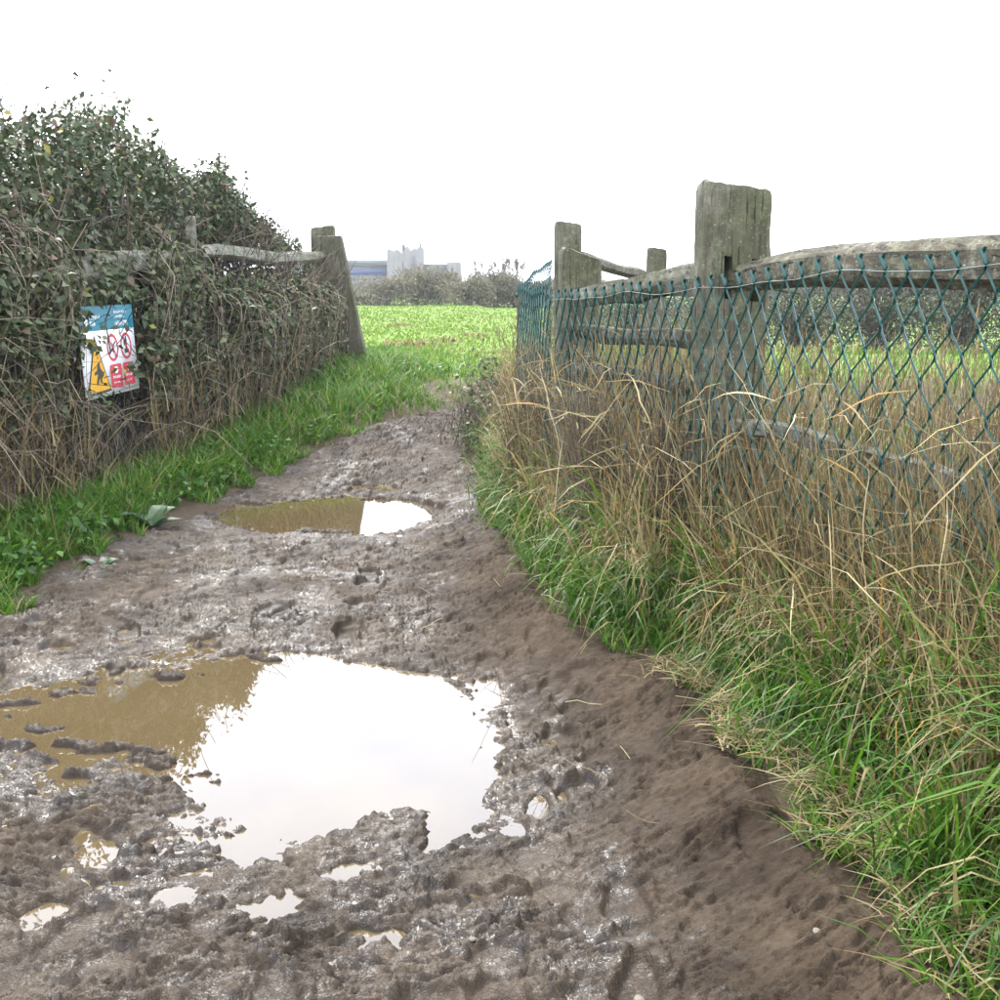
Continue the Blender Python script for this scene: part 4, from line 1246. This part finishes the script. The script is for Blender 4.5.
def weed_clump(u, Y, off, wd, top, n, label, tmean):
    fx = float(fence_x(Y)) if Y < 5.6 else (u - 500) / F * Y
    root = empty('dead_weed_clump', (fx + off, Y, float(G(fx, Y)))); tag(root, label, 'dead weeds')
    K = 7; t = np.linspace(0, 1, K)[None]
    s = rng.normal(0, 1, n) * wd
    x = fx + off - .29 * s + rng.normal(0, .03, n); y = Y + s * .96
    z = G(x, y); h = rng.uniform(.45, 1.0, n) * (top - z) * np.exp(-.35 * (s / wd) ** 2)
    az = rng.uniform(0, 2 * pi, n); r = rng.uniform(.02, .32, n) * h
    P = np.stack([x[:, None] + np.cos(az)[:, None] * r[:, None] * t ** 1.5, y[:, None] + np.sin(az)[:, None] * r[:, None] * t ** 1.5, z[:, None] + h[:, None] * t], -1)
    P[:, 1:] += rng.normal(0, .009, (n, K - 1, 3))
    V, Q, tt = tubes(P, np.linspace(.0030, .0010, K)[None].repeat(n, 0) * rng.uniform(.6, 1.3, (n, 1)), 3, np.clip(rng.normal(tmean, .18, n), 0, 1))
    b = Bag(); b.add(V, Q, t=tt); o = b.build('stems', M_TWIG, root); o['kind'] = 'stuff'
    m = n * 4; i = rng.integers(0, n, m); j = rng.integers(2, K, m); p0 = P[i, j]
    d = rng.normal(0, 1, (m, 3)); d[:, 2] = np.abs(d[:, 2]); d /= np.linalg.norm(d, axis=1, keepdims=True)
    ln = rng.uniform(.02, .09, m)[:, None]
    V, Q, tt = ribbons(np.stack([p0, p0 + d * ln * .6, p0 + d * ln], 1), np.array([.0012, .002, .0004])[None].repeat(m, 0), rng.normal(0, .7, (m, 3)), rng.uniform(.1, .8, m))
    b = Bag(); b.add(V, Q, t=tt); o = b.build('side_shoots', M_STRAW, root); o['kind'] = 'stuff'
weed_clump(600, 4.95, -.06, .20, 1.16, 420, 'tan dead weed clump in front of the wire below the leaning post', .75)
weed_clump(690, 4.22, -.05, .09, 1.30, 110, 'dark brown dead stems in front of the broad mortised post', .25)
weed_clump(640, 4.6, .30, .55, 1.20, 520, 'grey brown dead weeds filling the bay between leaning and broad posts', .72)
weed_clump(860, 3.1, .25, .40, 1.15, 330, 'tall dead weeds standing behind the wire under the near rail', .6)
weed_clump(540, 6.1, .0, .35, 1.10, 420, 'dead stems clinging to the far folded wire panel', .5)

def rough_field():
    # rank grass on the field side of the fence
    b = Bag(); n = 22000
    y = 2.0 * (24 / 2.0) ** rng.uniform(0, 1, n)
    xf = np.where(y < 5.6, fence_x(y), np.interp(y, [5.6, 6.9, 9.5, 24], [.243, .3, .8, 2.5]))
    x = xf + .3 + rng.uniform(0, 1, n) ** 1.2 * (1.5 + .42 * y)
    cl_ = fbm(x * .9, y * .9, 3, 45)
    rt = np.stack([x, y, G(x, y)], -1)
    straw = (cl_ + rng.normal(0, .22, n)) > .28
    h = rng.uniform(.08, .30, n) * (1 + .4 * cl_) * np.where(straw, 1.1, .8) * np.interp(y, [3, 9, 20], [1.2, 1, .7])
    for mk, m_, nm, lb in ((straw, M_STRAW, 'rank_dry_grass', 'rank dry grass in the rough field behind the right fence'), (~straw, M_GREEN, 'rank_green_grass', 'green patches of rank grass in the field behind the right fence')):
        c = mk.sum()
        V, Q, tt = blades(rt[mk], rng.uniform(0, 2 * pi, c), h[mk], rng.uniform(.1, .9, c), rng.uniform(.005, .010, c) * (1 + .09 * y[mk]), np.clip(rng.normal(.55, .2, c), 0, .95), 3, rng.uniform(0, .6, c))
        bb = Bag(); bb.add(V, Q, t=tt); o = bb.build(nm, m_); tag(o, lb, 'grass', kind='stuff')
rough_field()

def meadow():
    b = Bag(); n = 30000
    y = 12.0 * (56 / 12.0) ** rng.uniform(0, 1, n)
    x = rng.uniform(-.30, .20, n) * y
    cl_ = fbm(x * 1.2, y * .8, 3, 55)
    keep = cl_ > -.35; x, y, cl_ = x[keep], y[keep], cl_[keep]; n = len(x)
    rt = np.stack([x, y, G(x, y) - .01], -1)
    t = np.clip(rng.normal(.5, .2, n) + .35 * cl_, 0, .9); t = np.where(rng.uniform(0, 1, n) < .05 + .10 * (cl_ < -.12), 1, t)
    V, Q, tt = blades(rt, rng.uniform(0, 2 * pi, n), rng.uniform(.03, .085, n) * (1 + .8 * np.clip(cl_, 0, 1)), rng.uniform(.2, 1.2, n), .006 + .0012 * y * rng.uniform(.7, 1.3, n), t, 2, rng.uniform(0, .4, n))
    b.add(V, Q, t=tt); o = b.build('meadow_grass', M_FIELD); tag(o, 'short bright green grass of the meadow beyond the opening', 'grass', kind='stuff')
    # darker rushy tufts dotted over it, one thing each
    root0 = None
    for u, v, sz, lb in ((401, 346, .32, 'straw coloured tussock in the left middle of the meadow'), (420, 346, .26, 'small straw tussock in the centre of the meadow'), (445, 342, .3, 'straw tussock right of the centre of the meadow'), (396, 326, .3, 'far straw tussock on the meadow straight below the broken tower'), (470, 337, .3, 'straw tussock on the meadow close to the wire fence fold'), (374, 353, .36, 'green tussock touching the foot of the stile board'), (388, 352, .3, 'green tussock just right of the stile board foot'), (433, 372, .3, 'green tussock on the meadow where the mud path ends')):
        z = .42
        for _ in range(5): p_ = at_z(u, v, z); z = float(G(p_[0], p_[1]))
        m = 90
        r_ = np.stack([p_[0] + rng.normal(0, sz * .5, m), p_[1] + rng.normal(0, sz * .5, m), np.full(m, z)], -1)
        V, Q, tt = blades(r_, rng.uniform(0, 2 * pi, m), rng.uniform(.06, .2, m) * sz * 2.4, rng.uniform(.3, 1.3, m), np.full(m, .02), rng.uniform(.1, .8, m), 2, rng.uniform(0, .5, m))
        bb = Bag(); bb.add(V, Q, t=tt)
        o = bb.build('grass_tussock', M_STRAW if v < 349 else M_GREEN); o['kind'] = 'stuff'; tag(o, lb, 'tussock')
meadow()

# ---------------------------------------------------------------- single broad-leaved plants
def broad_plant(x, y, n, size, label, z0=0.0, tilt=.6):
    g = float(G(x, y)) + z0
    root = empty('broad_leaved_weed', (x, y, g)); tag(root, label, 'weed')
    for k in range(n):
        a = rng.uniform(0, 2 * pi); L_ = size * rng.uniform(.7, 1.1); wd = L_ * .20; el = tilt + rng.normal(0, .2)
        K = 7; V = []; 
        for i in range(K):
            t = i / (K - 1); r_ = L_ * t; z_ = L_ * (sin(el) * t - .55 * t * t * sin(el) * .9)
            w_ = wd * sin(pi * min(1, t * .92 + .04)) ** .7
            c = np.array([x + cos(a) * r_ * cos(el), y + sin(a) * r_ * cos(el), g + z_ + .01])
            s_ = np.array([-sin(a), cos(a), 0])
            V += [c - s_ * w_ + np.array([0, 0, w_ * .35]), c, c + s_ * w_ + np.array([0, 0, w_ * .35 + .004 * sin(i * 2.)])]
        Q = []
        for i in range(K - 1):
            for j in range(2): Q.append((3 * i + j, 3 * i + j + 1, 3 * i + 3 + j + 1, 3 * i + 3 + j))
        obj_np('leaf', V, np.array(Q), M_BROAD, root, np.full(len(V), rng.uniform(0, 1)), True)
def gp(u, v, z): return at_z(u, v, z)
q = gp(150, 500, .2); broad_plant(q[0], q[1], 6, .24, 'pale broad-leaved weed in the left verge below the sign', tilt=.7)
q = gp(100, 552, .1); broad_plant(q[0], q[1], 5, .13, 'small drooping weed at the mud edge on the left', tilt=.5)
q = gp(915, 845, .25); broad_plant(q[0]+.05, q[1], 5, .13, 'broad-leaved weed low in the long grass at the lower right', tilt=.8)
q = gp(800, 770, .25); broad_plant(q[0] + .06, q[1], 4, .12, 'single dock plant among the grass beside the right mud bank', tilt=1.0)
q = gp(905, 790, .3); broad_plant(q[0] + .05, q[1], 4, .14, 'upright dock leaves in the grass against the right wire', tilt=1.1)

# pebbles
PEB = ['largest pale pebble at the lower left of the mud path', 'pale pebble nearest the lower right grass edge', 'pebble at the bottom of the right mud bank', 'tiny pebble just left of the bottom bank pebble', 'pale pebble on the bottom edge right of centre', 'pebble at the bottom in the middle of the path', 'tiny pebble right of the large puddle', 'pale pebble left of centre between the two puddles', 'grey pebble in the middle between the two puddles', 'small pebble on the lower right bank beside fallen straws', 'small pebble high on the smooth right bank']
M_STONE = plain('pale_flint', (.13, .11, .08), .7, .3, 0, .3, 60)
for k, (u, v, s_) in enumerate(((132, 912, .014), (816, 938, .008), (724, 962, .006), (700, 938, .006), (640, 968, .010), (472, 935, .007), (560, 815, .006), (250, 598, .010), (302, 612, .012), (652, 912, .006), (590, 700, .007))):
    p_ = at_z(u, v, .04 if u < 560 else .09)
    an = rng.uniform(0, 2 * pi, 1)
    import bmesh
    bm = bmesh.new(); bmesh.ops.create_icosphere(bm, subdivisions=2, radius=s_)
    for vv in bm.verts:
        vv.co.x *= 1.3; vv.co.z *= .6
        vv.co *= 1 + .25 * float(perlin(vv.co.x * 90 + k, vv.co.y * 90 + vv.co.z * 60, k))
    me = bpy.data.meshes.new('pebble'); bm.to_mesh(me); bm.free(); me.materials.append(M_STONE)
    o = bpy.data.objects.new('pebble', me); link(o)
    zz = float(G(p_[0], p_[1])) + .030
    o.location = (p_[0], p_[1], zz); o.rotation_euler = (0, 0, k * 1.3)
    tag(o, PEB[k], 'pebble', 'pebbles in the mud')

# grass litter at the lower right edge
b = Bag(); n = 5200
y = rng.uniform(1.8, 3.6, n); x = Er(y) + rng.uniform(-.10, .35, n) - .05 * rng.uniform(0, 1, n) ** 2
k_ = fbm(x * 9, y * 9, 3, 111) > -.15 + .5 * sstep(.02, -.12, x - Er(y)); x, y = x[k_], y[k_]; n = len(x)
rt = np.stack([x, y, G(x, y) + rng.uniform(.03, .06, n)], -1)
V, Q, tt = blades(rt, rng.uniform(0, 2 * pi, n), rng.uniform(.015, .05, n), rng.uniform(1.2, 4.0, n), rng.uniform(.003, .006, n), np.clip(rng.normal(.5, .25, n), 0, .95), 4, rng.uniform(.2, .8, n))
b.add(V, Q, t=tt); o = b.build('grass_litter', M_STRAW); tag(o, 'flattened dry grass litter along the lower right mud edge', 'grass litter', kind='stuff')

# fallen straws on the mud
b = Bag(); n = 22
y = rng.uniform(2.2, 5.5, n); x = Er(y) - np.abs(rng.normal(0, .28, n)); K = 4
az = rng.uniform(0, 2 * pi, n); ln = rng.uniform(.04, .2, n); t = np.linspace(-.5, .5, K)[None]
P = np.stack([x[:, None] + np.cos(az)[:, None] * ln[:, None] * t, y[:, None] + np.sin(az)[:, None] * ln[:, None] * t, G(x, y)[:, None] + .050 + .01 * rng.uniform(0, 1, (n, K))], -1)
V, Q, tt = tubes(P, np.full((n, K), .0014), 3, rng.uniform(.4, .95, n)); b.add(V, Q, t=tt)
o = b.build('fallen_straws', M_STRAW); tag(o, 'loose dry straws lying on the mud of the right bank', 'straw', kind='stuff')

# ---------------------------------------------------------------- low bramble beside the gap on the right
def low_bramble():
    root = empty('low_bramble', (.0, 8.6, .1))
    tag(root, 'low thorny bramble clump with dry stems left of the folded wire panel', 'shrub')
    n = 1500
    c = np.array([.02, 9.3, .38])
    P = c + rng.normal(0, 1, (n, 3)) * np.array([.15, .5, .20])
    P[:, 2] = np.abs(P[:, 2] - .2) + .2
    V, T, tt = leaves(P, rng.uniform(.03, .06, n), rng.beta(2, 2, n)); b = Bag(); b.add(V, T=T, t=tt)
    o = b.build('foliage', M_LEAF, root); o['kind'] = 'stuff'
    n = 700; K = 6; t = np.linspace(0, 1, K)[None]
    r0 = c + rng.normal(0, 1, (n, 3)) * np.array([.14, .6, 0]); r0[:, 2] = G(r0[:, 0], r0[:, 1])
    az = rng.uniform(0, 2 * pi, n); r = rng.uniform(.05, .3, n); h = rng.uniform(.2, .6, n)
    P = np.stack([r0[:, 0:1] + np.cos(az)[:, None] * r[:, None] * t, r0[:, 1:2] + np.sin(az)[:, None] * r[:, None] * t, r0[:, 2:3] + h[:, None] * (1.6 * t - .9 * t * t)], -1)
    P[:, 1:] += rng.normal(0, .015, (n, K - 1, 3))
    V, Q, tt = tubes(P, np.linspace(.0045, .0018, K)[None].repeat(n, 0), 3, np.clip(rng.normal(.6, .2, n), 0, 1)); b = Bag(); b.add(V, Q, t=tt)
    o = b.build('stems', M_TWIG, root); o['kind'] = 'stuff'
low_bramble()

# ---------------------------------------------------------------- distance: bushes, bare trees, hedges, buildings
M_FARB = tint_mat('haze_paled_bush_leaves', [(0, (.085, .078, .054)), (.4, (.125, .118, .072)), (.75, (.165, .155, .088)), (1, (.18, .15, .11))], .8, .2, .1)  # leaf tones lightened, so part of the distance haze is in the colour
M_FARD = tint_mat('distant_dark_leaves', [(0, (.045, .050, .034)), (.5, (.070, .078, .050)), (1, (.110, .108, .070))], .7, .1, .2)
M_FART = tint_mat('bare_twigs', [(0, (.08, .065, .055)), (1, (.16, .135, .115))], .8, 0, .2)
def bush(x, y, w_, h_, d_, n, m_, label, size, group=None, twigs=120, flat=.35, shift=0.0):
    g = float(G(x, y)) - .05
    root = empty('hedge_bush', (x, y, g)); tag(root, label, 'bush', group)
    lob = 7
    cx = rng.uniform(-.38, .38, lob) * w_; cy = rng.uniform(-.3, .3, lob) * d_; ch = rng.uniform(.45, .78, lob) * h_; cr_ = rng.uniform(.22, .36, lob) * w_
    k = rng.integers(0, lob, n)
    d = rng.normal(0, 1, (n, 3)); d /= np.linalg.norm(d, axis=1, keepdims=True)
    rr = rng.uniform(.45, 1.08, n)[:, None]
    P = np.stack([cx[k], cy[k], ch[k]], -1) + d * rr * np.stack([cr_[k], cr_[k] * d_ / w_, np.minimum(h_ - ch[k], h_ * .42)], -1)
    low = rng.uniform(0, 1, n) < flat
    P[low] = np.stack([rng.uniform(-.5, .5, low.sum()) * w_, rng.uniform(-.5, .5, low.sum()) * d_, rng.uniform(0, .55, low.sum()) * h_], -1)
    P[:, 2] = np.clip(P[:, 2], .02, None)
    P = P + np.array([x, y, g])
    t = np.clip(rng.normal(.45 + shift, .2, n) + .3 * fbm(P[:, 0] * .8, P[:, 2] * 1.5, 2, 5), 0, 1)
    V, T, tt = leaves(P, rng.uniform(size * .6, size * 1.3, n), t, aspect=.4); b = Bag(); b.add(V, T=T, t=tt)
    o = b.build('crown', m_, root)
    m = twigs; K = 5; tq = np.linspace(0, 1, K)[None]
    az = rng.uniform(0, 2 * pi, m); r = rng.uniform(.1, .5, m) * w_; hh_ = rng.uniform(.6, 1.12, m) * h_
    P = np.stack([x + (np.cos(az) * r)[:, None] * tq ** 1.3, y + (np.sin(az) * r * d_ / w_)[:, None] * tq ** 1.3, g + hh_[:, None] * tq * (1 - .25 * (r / w_)[:, None] * tq)], -1)
    P[:, 1:] += rng.normal(0, .02 * h_, (m, K - 1, 3))
    V, Q, tt = tubes(P, np.linspace(.012, .004, K)[None].repeat(m, 0) * max(1, y / 30), 3, rng.uniform(0, 1, m)); b = Bag(); b.add(V, Q, t=tt)
    b.build('trunk', M_FART, root)
    return root
D0 = 54.0
specs = [(352, 293, 46), (385, 275, 52), (412, 262, 50), (440, 268, 46), (468, 276, 44), (492, 268, 44), (515, 270, 40), (540, 280, 40)]
lbs = ['low brownish bush nearest the stile board at the far edge of the meadow', 'olive bush in front of the blue banded wall across the meadow', 'tallest rounded olive bush below the broken white tower', 'olive bush just right of the broken white tower', 'low bush below the pale grey wall across the meadow', 'brown bush below the bare trees across the meadow', 'brown twiggy bush just left of the wire fence fold, far off', 'distant bush behind the folded wire panel']
for k, ((u, v, wp), lb) in enumerate(zip(specs, lbs)):
    Y = D0 + rng.uniform(-1.5, 2.5); p_ = at_y(u, v, Y); g = float(G(p_[0], Y))
    bush(p_[0], Y, wp / F * Y * 1.15, (p_[2] - g) * .98, 2.0, 2800, M_FARB, lb, .16, twigs=110, shift=(.15 if k in (1, 2, 3) else -.05))
# dark hedge beyond the right field
for k, (u, v, wp, Yk, lb) in enumerate(((965, 284, 120, 20, 'dark green hedge bush at the right edge seen under the near rail'), (880, 286, 120, 21, 'dark hedge bush in the middle of the view through the right wire'), (800, 296, 110, 22, 'olive dark hedge bush just right of the broad mortised post'), (720, 300, 110, 23, 'dark hedge bush behind the mesh and the broad mortised post'), (640, 304, 110, 25, 'grey green hedge bush seen through the wire left of the broad post'), (1060, 280, 130, 19, 'dark hedge bush beyond the right edge of the view'))):
    p_ = at_y(u, v, Yk); g = float(G(p_[0], Yk))
    bush(p_[0], Yk, wp / F * Yk * 1.2, (p_[2] - g) * 1.5, 1.8, 5600, M_FARD, lb, .085, twigs=130)

def bare_tree(x, y, h_, label, seed):
    rs = random.Random(seed); g = float(G(x, y)) - .05
    root = empty('bare_tree', (x, y, g)); tag(root, label, 'tree')
    segs = []
    def grow(p, d, ln, r, lv):
        q = p + d * ln
        m = (p + q) / 2 + np.array([rs.gauss(0, .04) * ln for _ in range(3)])
        segs.append((p, m, q, r, r * .62, lv))
        if lv >= 4: return
        for _ in range(3 if lv < 4 else 2):
            dd = d + np.array([rs.gauss(0, .38), rs.gauss(0, .38), rs.gauss(.12, .2)])
            dd /= np.linalg.norm(dd)
            grow(m + (q - m) * rs.uniform(.1, 1), dd, ln * rs.uniform(.6, .8), r * .6, lv + 1)
    grow(np.array([x, y, g]), np.array([rs.gauss(0, .08), 0, 1.]), h_ * .30, h_ * .016, 0)
    for nm, sel in (('trunk', [s for s in segs if s[5] < 1]), ('crown', [s for s in segs if s[5] >= 1])):
        P = np.array([[s[0], s[1], s[2]] for s in sel]); R = np.array([[s[3], (s[3] + s[4]) / 2, s[4]] for s in sel])
        V, Q, tt = tubes(P, np.maximum(R, .017), 3, np.full(len(sel), .5)); b = Bag(); b.add(V, Q, t=tt); b.build(nm, M_FART, root)
for u, v, Y, lb, s_ in ((478, 250, 62, 'leftmost small bare tree above the distant bushes', 1), (497, 248, 61, 'bare tree in the middle of the group left of the wire fold', 2), (516, 252, 60, 'rightmost bare tree above the bushes beside the wire fold', 3), (436, 262, 63, 'thin bare tree in front of the pale grey wall', 4), (452, 266, 64, 'low bare tree right of the pale grey wall', 5)):
    p_ = at_y(u, v, Y); bare_tree(p_[0], Y, (p_[2] - float(G(p_[0], Y))) * 1.3, lb, s_)

def box_faces(o=0): return (np.array([[0, 3, 2, 1], [4, 5, 6, 7], [0, 1, 5, 4], [1, 2, 6, 5], [2, 3, 7, 6], [3, 0, 4, 7]]) + o)
def boxobj(name, x0, x1, y0, y1, z0, z1, m_, parent):
    V = [(x0, y0, z0), (x1, y0, z0), (x1, y1, z0), (x0, y1, z0), (x0, y0, z1), (x1, y0, z1), (x1, y1, z1), (x0, y1, z1)]
    return obj_np(name, V, box_faces(), m_, parent)
BY = 150.0
def bx(u): return float((u - 500) / F * BY * .99)
def bz(v): return float(at_y(500, v, BY)[2])
M_CONC = plain('pale_concrete', (.125, .12, .11), .85, .2, 0, .18, .6); M_CON2 = plain('grey_concrete', (.075, .080, .082), .85, .2, 0, .2, .5)
M_BLUE = plain('blue_banding', (.018, .055, .19), .5, .4, 0, .2, 1); M_ROOF = plain('blue_grey_roofing', (.085, .105, .125), .7, .3, 0, .2, 1)
bt = empty('broken_tower', (bx(405), BY, .4)); tag(bt, 'pale concrete tower with a broken jagged top beyond the meadow', 'building')
xs = np.linspace(bx(388), bx(423), 15); tops = [bz(v) for v in (250, 249, 250, 251, 249, 252, 253, 250, 245, 251, 250, 248, 249, 246, 247)]
V = []; Q = []
for i, (x, z) in enumerate(zip(xs, tops)): V += [(x, BY, .2), (x, BY, z), (x, BY + 5, z - .1), (x, BY + 5, .2)]
for i in range(14):
    a = 4 * i
    for j in range(3): Q.append((a + j, a + j + 1, a + 5 + j, a + 4 + j))
Q += [(0, 3, 2, 1), (56, 57, 58, 59)]
obj_np('wall', V, np.array(Q), M_CONC, bt)
boxobj('chimney', bx(402), bx(405), BY + 2, BY + 2.6, bz(252), bz(244), M_CON2, bt)
boxobj('chimney', bx(419), bx(421), BY + 2, BY + 2.6, bz(250), bz(243), M_CON2, bt)
boxobj('buttress', bx(413), bx(415.5), BY - .3, BY + .0, .2, bz(256), M_CON2, bt)
lb_ = empty('long_shed', (bx(355), BY, .4)); tag(lb_, 'long pale shed with a blue band under its roof, left of the broken tower', 'building')
boxobj('wall', bx(290), bx(388), BY + 2, BY + 12, .2, bz(266), M_CONC, lb_)
boxobj('roof', bx(290), bx(388), BY + 1.6, BY + 12.4, bz(266) + .02, bz(264.5), M_CON2, lb_)
boxobj('blue_band', bx(290), bx(388), BY + 1.75, BY + 1.98, bz(274), bz(270), M_BLUE, lb_)
for u in (353, 359, 366, 374, 381): boxobj('wall_panel', bx(u), bx(u + 2.2), BY + 1.8, BY + 1.98, .2, bz(275), M_CON2, lb_)
bk = empty('roof_block', (bx(350), BY + 30, .4)); tag(bk, 'blue grey roof standing behind the long pale shed', 'building')
boxobj('wall', bx(280) * 1.2, bx(388) * 1.2, BY + 30, BY + 40, .2, 1.35 + 22 / F * 180, M_CONC, bk)
boxobj('roof', bx(280) * 1.2, bx(388) * 1.2, BY + 29.6, BY + 40.4, 1.35 + 22 / F * 180 + .02, 1.35 + 26 / F * 180, M_ROOF, bk)
rb = empty('long_wall_building', (bx(440), BY, .4)); tag(rb, 'long grey walled building with a pale end block, right of the broken tower', 'building')
boxobj('wall', bx(423.5), bx(447), BY + 1.5, BY + 9, .2, bz(264), M_CON2, rb)
boxobj('end_block', bx(447.2), bx(460), BY + .8, BY + 9.6, .2, bz(262), M_CONC, rb)
boxobj('blue_band', bx(424), bx(432), BY + 1.3, BY + 1.49, bz(274), bz(271), M_BLUE, rb)
# crane far behind, faint
cr0 = empty('tower_crane', (bx(413) * 2, BY * 2, .4)); tag(cr0, 'faint thin tower crane in the sky above the broken tower', 'crane')
M_CR = plain('crane_steel', (.14, .15, .16), .6, .4, 0, .1)
YC = 300.0
def cu(u): return float((u - 500) / F * YC * .99)
def cv(v): return float(at_y(500, v, YC)[2])
def lattice(p0, p1, wd, nm):
    p0 = np.array(p0, float); p1 = np.array(p1, float); n = 18; P = []
    d = p1 - p0; sdir = np.array([0, 0, 1.]) if abs(d[0]) > abs(d[2]) else np.array([1., 0, 0])
    for s_ in (-1, 1): P.append([p0 + sdir * wd * s_, (p0 + p1) / 2 + sdir * wd * s_, p1 + sdir * wd * s_])
    for i in range(n):
        a = p0 + d * i / n + sdir * wd * (1 if i % 2 else -1); c = p0 + d * (i + 1) / n + sdir * wd * (-1 if i % 2 else 1); P.append([a, (a + c) / 2, c])
    P = np.array(P); V, Q, _ = tubes(P, np.full(P.shape[:2], .07), 3); obj_np(nm, V, Q, M_CR, cr0)
lattice((cu(413), YC, .4), (cu(413), YC, cv(228)), .25, 'mast')
lattice((cu(388), YC, cv(233)), (cu(418), YC, cv(233)), .22, 'jib')
# far tree line closing the horizon
for k, (u0, u1, v, Y, lb) in enumerate(((470, 560, 284, 110, 'far tree belt on the horizon behind the bare trees'), (560, 760, 282, 120, 'far tree belt on the horizon right of the corner post'), (760, 1080, 281, 120, 'far tree belt on the horizon at the right'), (-100, 340, 281, 120, 'far tree belt on the horizon behind the left hedge'))):
    n = 3500; wx0, wx1 = (u0 - 500) / F * Y, (u1 - 500) / F * Y
    x = rng.uniform(wx0, wx1, n); top = at_y(500, v, Y)[2] + .8 * fbm(x * .25, x * 0, 3, 60 + k)
    P = np.stack([x, Y + rng.uniform(-2, 2, n), rng.uniform(0, 1, n) * top], -1)
    V, T, tt = leaves(P, rng.uniform(.4, .9, n), rng.uniform(0, 1, n), aspect=.7); b = Bag(); b.add(V, T=T, t=tt)
    o = b.build('tree_belt', M_FARB); tag(o, lb, 'trees', kind='stuff')

# ---------------------------------------------------------------- thin damp air
def haze():
    m = bpy.data.materials.new('haze_air'); m.use_nodes = True; t = m.node_tree; t.nodes.clear()
    o_ = t.nodes.new('ShaderNodeOutputMaterial'); v = t.nodes.new('ShaderNodeVolumePrincipled')
    v.inputs['Density'].default_value = .0006; v.inputs['Color'].default_value = (.92, .95, 1, 1); v.inputs['Anisotropy'].default_value = .2
    t.links.new(v.outputs[0], o_.inputs['Volume'])
    V = [(-380, -12, -2), (380, -12, -2), (380, 740, -2), (-380, 740, -2), (-380, -12, 19), (380, -12, 19), (380, 740, 19), (-380, 740, 19)]
    h = obj_np('haze', V, box_faces(), m); h['kind'] = 'stuff'; h['label'] = 'thin pale haze of damp air over the fields'
haze()
